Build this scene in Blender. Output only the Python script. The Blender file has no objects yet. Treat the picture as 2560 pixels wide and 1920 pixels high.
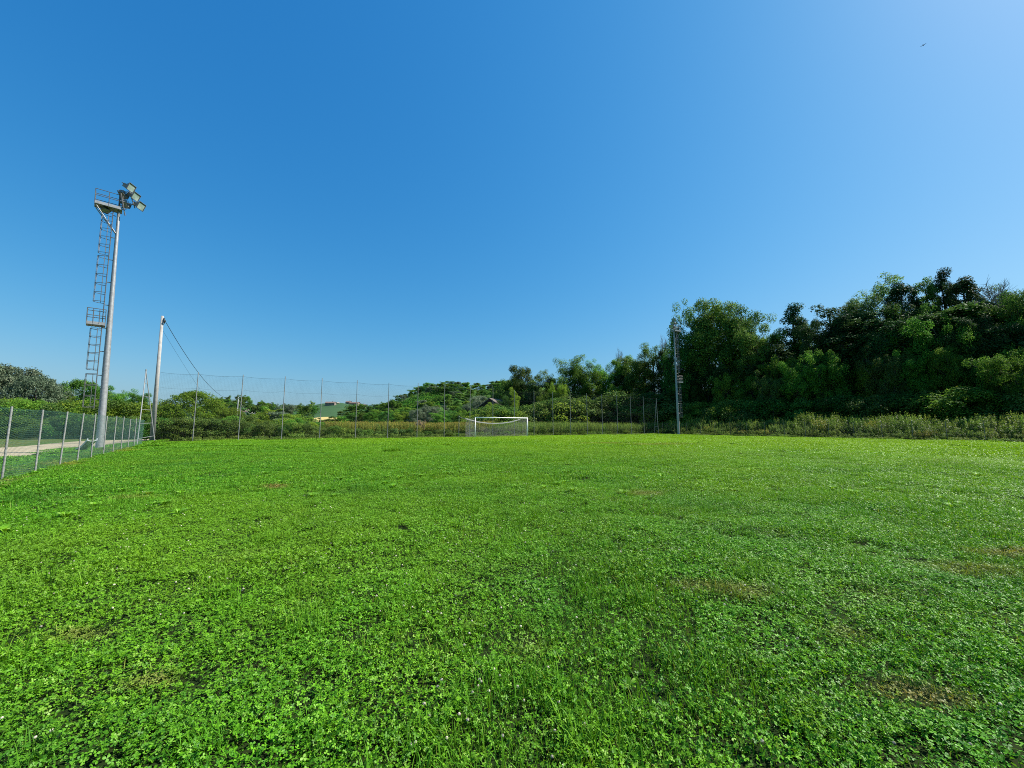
import bpy, math, random
import numpy as np
from mathutils import Vector, Matrix
R = math.radians
rnd = random.Random(7)
nrng = np.random.default_rng(11)
S = bpy.context.scene
COL = S.collection

# ------------------------------------------------------------------ camera, sky, sun, exposure
H = 1.4                                    # eye height
F = 960.0                                  # focal length in photo pixels (2560 wide)
PITCH = math.atan(105 / F)
cd = bpy.data.cameras.new('camera'); cam = bpy.data.objects.new('camera', cd); COL.objects.link(cam)
cam.location = (0, 0, H); cam.rotation_euler = (R(90) + PITCH, 0, 0)
cd.sensor_width = 36; cd.lens = 36 * F / 2560; cd.clip_start = .05; cd.clip_end = 6000
S.camera = cam

SUN_AZ = R(10)                             # from +X towards +Y
SUN_EL = R(49)
sdir = Vector((math.cos(SUN_EL) * math.cos(SUN_AZ), math.cos(SUN_EL) * math.sin(SUN_AZ), math.sin(SUN_EL)))
W = bpy.data.worlds.new('World'); S.world = W; W.use_nodes = True
nt = W.node_tree; nt.nodes.clear()
sky = nt.nodes.new('ShaderNodeTexSky'); sky.sky_type = 'NISHITA'; sky.sun_disc = False
sky.sun_elevation = SUN_EL; sky.sun_rotation = R(90) - SUN_AZ
sky.air_density = 1.4; sky.dust_density = 1.0; sky.ozone_density = 1.0; sky.altitude = 0
# colour response of the sky: deeper blue away from the sun, paler near it
sep = nt.nodes.new('ShaderNodeSeparateColor'); com = nt.nodes.new('ShaderNodeCombineColor'); nt.links.new(sky.outputs[0], sep.inputs[0])
for ch, (pw, gn) in enumerate(((1.73, .94), (.89, .89), (.59, 1.094))):
    m1 = nt.nodes.new('ShaderNodeMath'); m1.operation = 'MULTIPLY'; m1.inputs[1].default_value = .1; m2 = nt.nodes.new('ShaderNodeMath'); m2.operation = 'POWER'; m2.inputs[1].default_value = pw
    m3 = nt.nodes.new('ShaderNodeMath'); m3.operation = 'MULTIPLY'; m3.inputs[1].default_value = gn * 5
    nt.links.new(sep.outputs[ch], m1.inputs[0]); nt.links.new(m1.outputs[0], m2.inputs[0]); nt.links.new(m2.outputs[0], m3.inputs[0]); 
    if ch == 0:                             # the red response levels off near the sun
        m4 = nt.nodes.new('ShaderNodeMath'); m4.operation = 'SMOOTH_MIN'; m4.inputs[1].default_value = 1.85; m4.inputs[2].default_value = .9; nt.links.new(m3.outputs[0], m4.inputs[0]); m3 = m4
    nt.links.new(m3.outputs[0], com.inputs[ch])
bg = nt.nodes.new('ShaderNodeBackground'); bg.inputs['Strength'].default_value = .1
wo = nt.nodes.new('ShaderNodeOutputWorld')
nt.links.new(com.outputs[0], bg.inputs[0]); nt.links.new(bg.outputs[0], wo.inputs[0])
sl = bpy.data.lights.new('sun', 'SUN'); sl.energy = 5.0; sl.angle = R(.5); sl.color = (1, .95, .86)
so = bpy.data.objects.new('sun', sl); COL.objects.link(so); so.location = (30, 10, 60)
so.rotation_euler = sdir.to_track_quat('Z', 'Y').to_euler()
S.view_settings.view_transform = 'Standard'; S.view_settings.look = 'None'; S.view_settings.gamma = 1
S.view_settings.exposure = 1.0
S.cycles.filter_width = 1.0; S.cycles.use_denoising = False; S.cycles.max_bounces = 6; S.cycles.diffuse_bounces = 3; S.cycles.transmission_bounces = 3; S.cycles.glossy_bounces = 2

# ------------------------------------------------------------------ helpers: places
cp, sp = math.cos(PITCH), math.sin(PITCH)
def at(px, py, Y):
    """world point at forward distance Y seen at photo pixel (px,py)"""
    a, b = (px - 1280) / F, (960 - py) / F
    d = Vector((a, cp - b * sp, sp + b * cp)); k = Y / d.y
    return Vector((d.x * k, Y, H + d.z * k))
def gnd(px, Y):
    """point on the ground under a photo column (near the horizon)"""
    a = (px - 1280) / F
    return a * (Y * cp - H * sp), Y
def vnoise(x, y, seed=0):
    x = np.asarray(x, float); y = np.asarray(y, float)
    xi = np.floor(x).astype(np.int64); yi = np.floor(y).astype(np.int64); fx = x - xi; fy = y - yi
    def h(i, j):
        n = (i * 374761393 + j * 668265263 + seed * 1442695041) & 0x7fffffff
        n = ((n ^ (n >> 13)) * 1274126177) & 0x7fffffff
        return ((n ^ (n >> 16)) & 0xffff) / 65535.0
    u = fx * fx * (3 - 2 * fx); v = fy * fy * (3 - 2 * fy)
    return (h(xi, yi) * (1 - u) + h(xi + 1, yi) * u) * (1 - v) + (h(xi, yi + 1) * (1 - u) + h(xi + 1, yi + 1) * u) * v
def sstep(t): t = np.clip(t, 0, 1); return t * t * (3 - 2 * t)
NA, NB = np.array([-29.0, 35.0]), np.array([22.5, 65.1])        # net line, left and right end
ND = (NB - NA) / np.linalg.norm(NB - NA)
LA, LB = np.array([-12.4, 9.4]), np.array([-24.2, 24.8]); LD = (LB - LA) / np.linalg.norm(LB - LA)
RA, RD = np.array([25.5, 65.0]), np.array([.484, -.875])          # right side line
def s_net(x, y): return -(x - NA[0]) * ND[1] + (y - NA[1]) * ND[0]      # metres behind the net line
def s_left(x, y): return -(x - LA[0]) * LD[1] + (y - LA[1]) * LD[0]     # metres outside left fence (positive = outside)
def s_right(x, y): return (x - RA[0]) * .875 + (y - RA[1]) * .484
def gz(x, y):
    x = np.asarray(x, float); y = np.asarray(y, float)
    z = (vnoise(x / 9, y / 9, 1) - .5) * .08 + (vnoise(x / 2.3, y / 2.3, 2) - .5) * .06 + (vnoise(x / .9, y / .9, 3) - .5) * .035
    near = np.clip(1 - np.hypot(x, y) / 2, 0, 1); z = z * (1 - near)
    sl_ = -( (x - LA[0]) * LD[1] * -1 + (y - LA[1]) * LD[0] * -1) if False else s_left(x, y) * -1
    out = -((x - LA[0]) * .794 + (y - LA[1]) * .608)
    z = z - .3 * sstep((out - .4) / 3.0) * sstep((40 - y) / 12)
    s = s_right(x, y); a = x / np.maximum(y, 1.0)
    w = sstep((a + .03) / .16) * (y > -60)
    w = np.where((y < 5) & (x > 0), 1.0, w)
    z = z + w * (10.5 * sstep((s - 7) / 34) + .5 * sstep((s - 1) / 6))
    return z
def g3(x, y, dz=0): return Vector((x, y, float(gz(x, y)) + dz))

# ------------------------------------------------------------------ helpers: materials
def mat(name, col, rough=.6, spec=.3, metal=0, var=0, vscale=8, col2=None, bump=0, bscale=30, obj=False):
    m = bpy.data.materials.new(name); m.use_nodes = True; n = m.node_tree; b = n.nodes['Principled BSDF']
    b.inputs['Roughness'].default_value = rough; b.inputs['Metallic'].default_value = metal
    b.inputs['Specular IOR Level'].default_value = spec
    tc = n.nodes.new('ShaderNodeTexCoord'); src = tc.outputs['Object'] if obj else tc.outputs['Object']
    nz = n.nodes.new('ShaderNodeTexNoise'); nz.inputs['Scale'].default_value = vscale; nz.inputs['Detail'].default_value = 6
    n.links.new(src, nz.inputs['Vector'])
    mx = n.nodes.new('ShaderNodeMix'); mx.data_type = 'RGBA'
    c2 = col2 or tuple(c * (1 - var) for c in col)
    mx.inputs[6].default_value = (*col, 1); mx.inputs[7].default_value = (*c2, 1)
    rp = n.nodes.new('ShaderNodeMapRange'); rp.inputs[1].default_value = .35; rp.inputs[2].default_value = .68
    n.links.new(nz.outputs['Fac'], rp.inputs[0]); n.links.new(rp.outputs[0], mx.inputs[0]); n.links.new(mx.outputs[2], b.inputs['Base Color'])
    if bump:
        n2 = n.nodes.new('ShaderNodeTexNoise'); n2.inputs['Scale'].default_value = bscale; n2.inputs['Detail'].default_value = 4
        n.links.new(src, n2.inputs['Vector']); bp = n.nodes.new('ShaderNodeBump'); bp.inputs['Strength'].default_value = bump; bp.inputs['Distance'].default_value = .02
        n.links.new(n2.outputs['Fac'], bp.inputs['Height']); n.links.new(bp.outputs[0], b.inputs['Normal'])
    return m
def leafmat(name, c1, c2, c3=None, transl=.4, rough=.5, spec=.25, tcol=None, patch=None, spots=None, objvar=.25, patchscale=.5):
    """leaf colour varies leaf by leaf (c1..c2, a few c3), plant by plant, and in broad patches of ground"""
    m = bpy.data.materials.new(name); m.use_nodes = True; n = m.node_tree; L = n.links; b = n.nodes['Principled BSDF']
    out = n.nodes['Material Output']
    geo = n.nodes.new('ShaderNodeNewGeometry'); oi = n.nodes.new('ShaderNodeObjectInfo')
    ra = n.nodes.new('ShaderNodeValToRGB'); cr = ra.color_ramp
    cr.elements[0].position = 0; cr.elements[0].color = (*c1, 1); cr.elements[1].position = .9; cr.elements[1].color = (*c2, 1)
    if c3:
        e = cr.elements.new(.97); e.color = (*c3, 1)
    L.new(geo.outputs['Random Per Island'], ra.inputs[0])
    colr = ra.outputs[0]
    hsv = n.nodes.new('ShaderNodeHueSaturation')
    mr = n.nodes.new('ShaderNodeMapRange'); mr.inputs[3].default_value = 1 - objvar; mr.inputs[4].default_value = 1 + objvar
    L.new(oi.outputs['Random'], mr.inputs[0]); L.new(mr.outputs[0], hsv.inputs['Value'])
    m2 = n.nodes.new('ShaderNodeMapRange'); m2.inputs[3].default_value = .5 - .1 * objvar; m2.inputs[4].default_value = .5 + .05 * objvar
    ml = n.nodes.new('ShaderNodeMath'); ml.operation = 'FRACT'; mu = n.nodes.new('ShaderNodeMath'); mu.operation = 'MULTIPLY'; mu.inputs[1].default_value = 7.31
    L.new(oi.outputs['Random'], mu.inputs[0]); L.new(mu.outputs[0], ml.inputs[0]); L.new(ml.outputs[0], m2.inputs[0]); L.new(m2.outputs[0], hsv.inputs['Hue'])
    L.new(colr, hsv.inputs['Color']); colr = hsv.outputs[0]
    def mixc(fac, a, bcol):
        mx = n.nodes.new('ShaderNodeMix'); mx.data_type = 'RGBA'; mx.inputs[7].default_value = (*bcol, 1)
        L.new(fac, mx.inputs[0]); L.new(a, mx.inputs[6]); return mx.outputs[2]
    if patch:
        for k, pt in enumerate(patch):
            if pt[0] == 'far':            # backlit yellow brightness painted into the leaf colour, growing towards the far right
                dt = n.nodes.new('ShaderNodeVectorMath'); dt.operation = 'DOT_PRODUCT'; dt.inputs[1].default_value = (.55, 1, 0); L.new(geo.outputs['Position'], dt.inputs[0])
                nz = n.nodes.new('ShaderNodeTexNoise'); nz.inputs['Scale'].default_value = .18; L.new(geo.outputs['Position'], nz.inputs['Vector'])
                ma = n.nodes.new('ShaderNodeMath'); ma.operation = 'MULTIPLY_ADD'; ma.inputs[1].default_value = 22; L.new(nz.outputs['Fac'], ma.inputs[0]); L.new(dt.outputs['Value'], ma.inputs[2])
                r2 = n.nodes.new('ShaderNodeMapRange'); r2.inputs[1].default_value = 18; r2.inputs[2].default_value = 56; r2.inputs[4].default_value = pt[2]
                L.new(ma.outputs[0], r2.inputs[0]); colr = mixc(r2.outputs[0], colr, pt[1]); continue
            pc, sc, lo, hi, amt = pt
            nz = n.nodes.new('ShaderNodeTexNoise'); nz.inputs['Scale'].default_value = sc; nz.inputs['Detail'].default_value = 3
            mp = n.nodes.new('ShaderNodeMapping'); mp.inputs['Location'].default_value = (k * 37.0, k * 11.0, 0)
            L.new(geo.outputs['Position'], mp.inputs[0]); L.new(mp.outputs[0], nz.inputs['Vector'])
            r2 = n.nodes.new('ShaderNodeMapRange'); r2.inputs[1].default_value = lo; r2.inputs[2].default_value = hi; r2.inputs[4].default_value = amt
            L.new(nz.outputs['Fac'], r2.inputs[0]); colr = mixc(r2.outputs[0], colr, pc)
    if spots:
        wob = n.nodes.new('ShaderNodeTexNoise'); wob.inputs['Scale'].default_value = 3; L.new(geo.outputs['Position'], wob.inputs['Vector'])
        for (sx, sy, rx, ry, amt, sc_) in spots:
            mp = n.nodes.new('ShaderNodeMapping'); mp.vector_type = 'POINT'
            mp.inputs['Location'].default_value = (-sx / rx, -sy / ry, 0); mp.inputs['Scale'].default_value = (1 / rx, 1 / ry, 0)
            L.new(geo.outputs['Position'], mp.inputs[0])
            ln = n.nodes.new('ShaderNodeVectorMath'); ln.operation = 'LENGTH'; L.new(mp.outputs[0], ln.inputs[0])
            ad = n.nodes.new('ShaderNodeMath'); ad.operation = 'ADD'; L.new(ln.outputs['Value'], ad.inputs[0]); L.new(wob.outputs['Fac'], ad.inputs[1])
            r2 = n.nodes.new('ShaderNodeMapRange'); r2.inputs[1].default_value = .75; r2.inputs[2].default_value = 1.6; r2.inputs[3].default_value = amt; r2.inputs[4].default_value = 0
            L.new(ad.outputs[0], r2.inputs[0]); colr = mixc(r2.outputs[0], colr, sc_)
    L.new(colr, b.inputs['Base Color']); b.inputs['Roughness'].default_value = rough; b.inputs['Specular IOR Level'].default_value = spec
    tr = n.nodes.new('ShaderNodeBsdfTranslucent')
    if tcol:
        mm = n.nodes.new('ShaderNodeMix'); mm.data_type = 'RGBA'; mm.blend_type = 'MULTIPLY'; mm.inputs[0].default_value = 1; mm.inputs[7].default_value = (*tcol, 1)
        L.new(colr, mm.inputs[6]); L.new(mm.outputs[2], tr.inputs[0])
    else: L.new(colr, tr.inputs[0])
    ms = n.nodes.new('ShaderNodeMixShader'); ms.inputs[0].default_value = transl
    L.new(b.outputs[0], ms.inputs[1]); L.new(tr.outputs[0], ms.inputs[2]); L.new(ms.outputs[0], out.inputs['Surface'])
    return m

# brown worn patches of the pitch: (x, y, rx, ry, amount, colour)
def spot(px, py, rx, ry, amt=.8, c=(.24, .17, .06)):
    a, b = (px - 1280) / F, (960 - py) / F
    k = -H / (sp + b * cp); return (a * k, (cp - b * sp) * k, rx, ry, amt, c)
SPOTS = [spot(2250, 1745, .24, .12, .7), spot(2370, 1760, .2, .11, .6), spot(2120, 1590, .16, .10, .4), spot(2540, 1385, .7, .2, .6),
         spot(1860, 1490, .35, .2, .45), spot(2430, 1425, .6, .3, .4), spot(685, 1221, .35, .3, .85), spot(1560, 1110, 5, 1.2, .5), spot(1640, 1112, 4, 1.0, .35),
         spot(200, 1590, .25, .12, .45), spot(370, 1720, .22, .1, .5), spot(1610, 1237, .5, .4, .45), spot(330, 1250, .5, .35, .4), spot(1240, 1094, 2.2, .6, .6, (.30, .26, .12)),
         spot(1740, 1475, .3, .15, .5), spot(150, 1165, .8, .5, .6, (.32, .22, .05)), spot(310, 1130, 1.2, 1.0, .5, (.26, .25, .03))]

M = {}
M['soil'] = mat('soil_under_turf', (.012, .024, .006), .95, .05, col2=(.016, .022, .006), vscale=6)
M['meadow'] = mat('meadow_ground', (.055, .10, .02), .95, .05, col2=(.10, .10, .035), vscale=.35)
M['gravel'] = mat('pale_gravel', (.37, .31, .215), .95, .1, col2=(.28, .235, .16), vscale=1.2, bump=.6, bscale=25)
M['galv'] = mat('galvanised_steel', (.33, .335, .34), .5, .4, .4, col2=(.24, .24, .245), vscale=7, bump=.05)
M['galvdark'] = mat('weathered_dark_steel', (.10, .105, .11), .5, .4, .4, col2=(.16, .15, .14), vscale=9)
M['concrete'] = mat('spun_concrete', (.34, .33, .31), .85, .2, col2=(.26, .25, .24), vscale=3.5, bump=.2, bscale=18)
M['postgrey'] = mat('grey_post_paint', (.17, .175, .175), .6, .3, .1, col2=(.25, .25, .24), vscale=18)
M['postwhite'] = mat('mottled_galvanised_post', (.33, .33, .31), .55, .4, .2, col2=(.17, .17, .16), vscale=22)
M['white'] = mat('white_goal_paint', (.80, .80, .78), .4, .4, col2=(.68, .68, .66), vscale=4)
M['rope'] = mat('pale_net_rope', (.36, .36, .34), .8, .1, col2=(.28, .28, .27), vscale=10)
M['netdark'] = mat('dark_nylon_net', (.05, .06, .06), .7, .2, col2=(.08, .08, .08), vscale=5)
M['greenwire'] = mat('green_coated_wire', (.025, .10, .08), .5, .3, col2=(.02, .075, .06), vscale=5)
M['cable'] = mat('black_cable', (.02, .02, .022), .6, .2, col2=(.04, .04, .04), vscale=3)
M['palecable'] = mat('pale_cable', (.42, .44, .42), .6, .2, col2=(.3, .3, .3), vscale=3)
M['lamphouse'] = mat('grey_lamp_housing', (.30, .30, .29), .5, .4, .3, col2=(.20, .20, .20), vscale=6)
M['glass'] = mat('lamp_glass', (.16, .24, .19), .12, .7, .0, col2=(.34, .42, .38), vscale=2.5)
M['bark'] = mat('grey_brown_bark', (.11, .09, .07), .9, .1, col2=(.06, .05, .04), vscale=5, bump=.5, bscale=12)
M['deadwood'] = mat('bare_grey_wood', (.26, .24, .22), .9, .1, col2=(.18, .16, .15), vscale=5)
M['plaster'] = mat('white_plaster', (.72, .70, .66), .9, .1, col2=(.60, .58, .54), vscale=.8)
M['stone'] = mat('stone_wall', (.24, .20, .17), .9, .1, col2=(.18, .15, .13), vscale=.8)
M['rooftile'] = mat('clay_roof_tiles', (.17, .12, .10), .9, .1, col2=(.13, .10, .09), vscale=1.5)
M['barnroof'] = mat('weathered_barn_roof', (.17, .135, .12), .9, .1, col2=(.12, .11, .10), vscale=1)
M['barnwall'] = mat('dark_barn_boards', (.045, .04, .038), .9, .1, col2=(.03, .03, .03), vscale=2)
M['windark'] = mat('dark_window', (.03, .035, .04), .2, .5)
M['bird'] = mat('dark_feathers', (.02, .02, .025), .8, .1)
M['sheetwhite'] = mat('white_sheet_metal', (.68, .70, .72), .4, .4, .1, col2=(.55, .56, .58), vscale=3)

# ------------------------------------------------------------------ helpers: objects
def props(o, label=None, cat=None, group=None, kind=None):
    if label: o['label'] = label
    if cat: o['category'] = cat
    if group: o['group'] = group
    if kind: o['kind'] = kind
    return o
def thing(name, label, cat, loc=(0, 0, 0), rz=0, group=None, scale=1):
    o = bpy.data.objects.new(name, None); COL.objects.link(o); o.empty_display_size = .2
    o.location = loc; o.rotation_euler = (0, 0, rz)
    o.scale = (scale,) * 3 if isinstance(scale, (int, float)) else scale
    return props(o, label, cat, group)
def npmesh(name, V, Fc, m, smooth=False, uv=None):
    """V (n,3), Fc list/array of equal-length faces or list of lists"""
    me = bpy.data.meshes.new(name)
    V = np.asarray(V, np.float32)
    if isinstance(Fc, np.ndarray):
        k = Fc.shape[1]; me.vertices.add(len(V)); me.vertices.foreach_set('co', V.ravel())
        me.loops.add(Fc.size); me.loops.foreach_set('vertex_index', Fc.astype(np.int32).ravel())
        me.polygons.add(len(Fc)); me.polygons.foreach_set('loop_start', np.arange(0, Fc.size, k, dtype=np.int32))
        me.polygons.foreach_set('loop_total', np.full(len(Fc), k, np.int32)); me.update(calc_edges=True)
    else: me.from_pydata(V.tolist(), [], Fc); me.update()
    me.materials.append(m)
    if smooth: me.polygons.foreach_set('use_smooth', [True] * len(me.polygons))
    return me
def link(name, me, parent=None):
    o = bpy.data.objects.new(name, me); COL.objects.link(o)
    if parent: o.parent = parent
    return o
class MB:
    def __init__(s): s.v = []; s.f = []
    def tube(s, p, q, r0, r1=None, n=8, cap=True):
        r1 = r0 if r1 is None else r1; p = Vector(p); q = Vector(q); d = (q - p)
        if d.length < 1e-6: return s
        d.normalize(); a = d.orthogonal().normalized(); b = d.cross(a); i = len(s.v)
        for c, r in ((p, r0), (q, r1)):
            for k in range(n):
                t = 2 * math.pi * k / n; s.v.append(c + a * (r * math.cos(t)) + b * (r * math.sin(t)))
        for k in range(n): s.f.append([i + k, i + (k + 1) % n, i + n + (k + 1) % n, i + n + k])
        if cap: s.f.append([i + k for k in reversed(range(n))]); s.f.append([i + n + k for k in range(n)])
        return s
    def path(s, pts, r, n=6, r1=None):
        pts = [Vector(p) for p in pts]; N = len(pts); i0 = len(s.v); r1 = r if r1 is None else r1
        up = Vector((0, 0, 1)); prev = None
        for j, p in enumerate(pts):
            d = (pts[min(j + 1, N - 1)] - pts[max(j - 1, 0)]).normalized()
            a = d.orthogonal().normalized() if prev is None else (prev - d * prev.dot(d)).normalized()
            prev = a; b = d.cross(a); rr = r + (r1 - r) * j / (N - 1)
            for k in range(n):
                t = 2 * math.pi * k / n; s.v.append(p + a * (rr * math.cos(t)) + b * (rr * math.sin(t)))
        for j in range(N - 1):
            for k in range(n):
                i = i0 + j * n; s.f.append([i + k, i + (k + 1) % n, i + n + (k + 1) % n, i + n + k])
        s.f.append([i0 + k for k in reversed(range(n))]); s.f.append([i0 + (N - 1) * n + k for k in range(n)])
        return s
    def box(s, c, size, M3=None):
        c = Vector(c); i = len(s.v)
        for sx in (-1, 1):
            for sy in (-1, 1):
                for sz in (-1, 1):
                    p = Vector((sx * size[0] / 2, sy * size[1] / 2, sz * size[2] / 2))
                    if M3: p = M3 @ p
                    s.v.append(c + p)
        for f in ((0, 1, 3, 2), (4, 6, 7, 5), (0, 4, 5, 1), (2, 3, 7, 6), (0, 2, 6, 4), (1, 5, 7, 3)): s.f.append([i + k for k in f])
        return s
    def build(s, name, m, parent=None, smooth=False):
        me = npmesh(name, [tuple(v) for v in s.v], s.f, m)
        if smooth:
            for p in me.polygons: p.use_smooth = True
        return link(name, me, parent)
def copy_tree(o, parent=None):
    c = o.copy(); COL.objects.link(c)
    if parent: c.parent = parent
    for ch in o.children: copy_tree(ch, c)
    return c

# ------------------------------------------------------------------ leaf clouds
def leaves(pos, nrm, length, width, rng, fold=.25):
    """one folded diamond leaf (two triangles) per position"""
    n = len(pos); nrm = nrm / (np.linalg.norm(nrm, axis=1, keepdims=True) + 1e-9)
    r = rng.normal(size=(n, 3)); t = np.cross(nrm, r); t /= (np.linalg.norm(t, axis=1, keepdims=True) + 1e-9); u = np.cross(nrm, t)
    L = (length * rng.uniform(.65, 1.3, n))[:, None]; Wd = L * width
    v = np.empty((n, 4, 3)); v[:, 0] = pos - t * L * .5; v[:, 2] = pos + t * L * .5
    v[:, 1] = pos + u * Wd * .5 + nrm * Wd * fold - t * L * .05; v[:, 3] = pos - u * Wd * .5 + nrm * Wd * fold - t * L * .05
    i = np.arange(n)[:, None] * 4
    f = np.stack([np.concatenate([i, i + 1, i + 2], 1), np.concatenate([i, i + 2, i + 3], 1)], 1).reshape(-1, 3)
    return v.reshape(-1, 3), f
def cat_mesh(parts):
    V = []; Fc = []; o = 0
    for v, f in parts: V.append(v); Fc.append(f + o); o += len(v)
    return np.concatenate(V), np.concatenate(Fc)
def clump(c, rad, n, rng, flat=.8):
    d = rng.normal(size=(int(n * 1.35), 3)); d /= np.linalg.norm(d, axis=1, keepdims=True)
    d = d[(d[:, 2] > -.4) | (rng.random(len(d)) < .45)]; n = len(d)
    r = rng.uniform(.35, 1, n) ** .5; r *= rng.uniform(.8, 1.18, n)
    p = c + d * (r * rad)[:, None] * np.array([1, 1, flat])
    nr = d * .6 + rng.normal(size=(n, 3)) * .42 + np.array([0, 0, .6])
    return p, nr
def make_tree(kind, seed, leafm, barkm=None):
    """unit: metres; returns (trunk mesh, crown mesh or None)"""
    rng = np.random.default_rng(seed); r = random.Random(seed); mb = MB(); cl = []
    barkm = barkm or M['bark']
    P = dict(broad=dict(h=12, cr=4.2, base=.10, n=150, cs=1.0, lf=150, L=.22),
             column=dict(h=13, cr=1.15, base=.06, n=120, cs=.62, lf=110, L=.19),
             airy=dict(h=14, cr=3.0, base=.22, n=110, cs=.8, lf=90, L=.20),
             round=dict(h=8, cr=4.6, base=.04, n=170, cs=.85, lf=150, L=.20),
             dome=dict(h=6.2, cr=5.2, base=.02, n=300, cs=.62, lf=85, L=.19),
             bush=dict(h=3.2, cr=1.9, base=.0, n=40, cs=.55, lf=130, L=.14),
             lowbush=dict(h=1.7, cr=1.5, base=.0, n=22, cs=.45, lf=110, L=.13),
             bare=dict(h=10, cr=2.4, base=.5, n=0, cs=0, lf=0, L=0),
             far=dict(h=9, cr=3.8, base=.05, n=52, cs=1.2, lf=65, L=.5))[kind]
    h, cr = P['h'], P['cr']
    ln_ = .015 if kind in ('bare', 'column') else .05; lean = Vector((r.uniform(-ln_, ln_), r.uniform(-ln_, ln_), 1))
    trunk = [Vector((0, 0, -.4))] + [Vector((lean.x * h * t + r.uniform(-.12, .12) * h / 12, lean.y * h * t + r.uniform(-.12, .12) * h / 12, h * t)) for t in (.15, .3, .45, .6, .75, .88)]
    tr = h * .018 + .04
    if kind in ('bush', 'lowbush'):
        for k in range(6):
            a = r.uniform(0, 6.28); q = Vector((math.cos(a) * cr * .5, math.sin(a) * cr * .5, h * r.uniform(.5, .8)))
            mb.path([Vector((math.cos(a) * .1, math.sin(a) * .1, -.2)), q * .5 + Vector((0, 0, .1)), q], .03, 5, .008)
    else: mb.path(trunk, tr, 8, tr * .22)
    tips = []
    nb = dict(dome=0, broad=16, column=14, airy=13, round=18, bush=0, lowbush=0, bare=22, far=7)[kind]
    for k in range(nb):
        t = r.uniform(max(P['base'], .22), .92) if kind != 'bare' else r.uniform(.4, .98)
        zz = h * t; f = zz / h * 6; i = min(int(f), 5); p0 = trunk[i].lerp(trunk[i + 1], min(1, f - i)); p0 = Vector((lean.x * zz, lean.y * zz, zz)) * .6 + p0 * .4
        p0 = Vector((lean.x * zz, lean.y * zz, zz))
        a = k * 2.4 + r.uniform(-.5, .5)
        spread = cr * math.sqrt(max(.05, 1 - ((t - .55) / .6) ** 2)) * r.uniform(.6, 1.0)
        rise = spread * r.uniform(.35, .9)
        if kind in ('airy', 'bare'): rise = spread * r.uniform(.9, 1.7)
        q = p0 + Vector((math.cos(a) * spread, math.sin(a) * spread, rise))
        mid = p0.lerp(q, .5) + Vector((r.uniform(-.2, .2), r.uniform(-.2, .2), -.08 * spread))
        mb.path([p0, mid, q], tr * .38 * (1 - t * .5), 5, .015)
        tips += [q, mid.lerp(q, .5)]
        for j in range(4 if kind != 'bare' else 9):
            b0 = p0.lerp(q, r.uniform(.3, .95)); e = b0 + Vector((r.uniform(-1, 1), r.uniform(-1, 1), r.uniform(.1, 1.2))).normalized() * cr * r.uniform(.2, .42)
            mb.path([b0, b0.lerp(e, .5) + Vector((r.uniform(-.1, .1), r.uniform(-.1, .1), .05)), e], .03, 4, .008); tips.append(e)
            if kind == 'bare':
                for _ in range(3):
                    c0 = b0.lerp(e, r.uniform(.3, 1)); mb.tube(c0, c0 + Vector((r.uniform(-.4, .4), r.uniform(-.4, .4), r.uniform(.2, .8))), .014, .006, 3)
    trunkme = npmesh(kind + '_trunk', [tuple(v) for v in mb.v], mb.f, barkm, smooth=False)
    if P['n'] == 0: return trunkme, None
    pos = []; nr = []
    for k in range(P['n']):
        if tips and r.random() < dict(column=.15, dome=0).get(kind, .62):
            c = np.array(tips[r.randrange(len(tips))]) + rng.normal(size=3) * .25 * P['cs']
        else:
            t = r.uniform(P['base'], 1.0); a = r.uniform(0, 6.28)
            if kind in ('bush', 'lowbush', 'round', 'far'): prof = math.sqrt(max(0.02, 1 - (max(0, t - .35) / .68) ** 2)) * (.85 + .15 * min(1, t / .3))
            elif kind == 'dome': prof = (1 - t * t) ** .42 * r.uniform(.96, 1.05)
            elif kind == 'column': prof = (.75 + .35 * math.sin(t * 9 + seed)) * (1 if t < .85 else (1 - t) * 5 + .25)
            else: prof = math.sqrt(max(.02, 1 - ((t - .48) / .54) ** 2))
            rr = cr * prof * (math.sqrt(r.uniform(.15, 1)) if kind != 'dome' else r.uniform(.0, 1) ** .3) * r.uniform(.85, 1.12)
            c = np.array([lean.x * h * t + math.cos(a) * rr, lean.y * h * t + math.sin(a) * rr, h * t * .96 + .1])
        sz = P['cs'] * r.uniform(.55, 1.25)
        p, q = clump(c, sz, int(P['lf'] * (sz / P['cs']) ** 1.6), rng); pos.append(p); nr.append(q)
    pos = np.concatenate(pos); nr = np.concatenate(nr)
    ok = pos[:, 2] > .02; pos, nr = pos[ok], nr[ok]
    v, f = leaves(pos, nr, P['L'], .62, rng)
    return trunkme, npmesh(kind + '_crown', v, f, leafm)

G = dict(
    oak=leafmat('oak_leaves', (.024, .080, .014), (.100, .215, .030), (.16, .26, .035), .34, .6, .10, objvar=.45),
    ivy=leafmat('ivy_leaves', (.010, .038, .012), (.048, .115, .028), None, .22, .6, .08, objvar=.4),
    pale=leafmat('pale_robinia_leaves', (.07, .14, .035), (.15, .25, .06), (.20, .27, .07), .45, .6, .15),
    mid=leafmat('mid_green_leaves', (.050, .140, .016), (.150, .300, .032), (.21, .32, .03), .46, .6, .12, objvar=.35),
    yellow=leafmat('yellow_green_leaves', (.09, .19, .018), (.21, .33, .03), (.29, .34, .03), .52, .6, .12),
    hedge=leafmat('hedge_leaves', (.040, .095, .018), (.110, .195, .034), (.19, .23, .05), .38, .6, .15),
    grey=leafmat('silvery_willow_leaves', (.075, .12, .065), (.16, .22, .125), (.24, .28, .18), .35, .6, .2),
    vine=leafmat('vine_leaves', (.05, .17, .02), (.13, .31, .035), (.20, .33, .04), .52, .6, .12),
)
PROTO = {}
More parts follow.
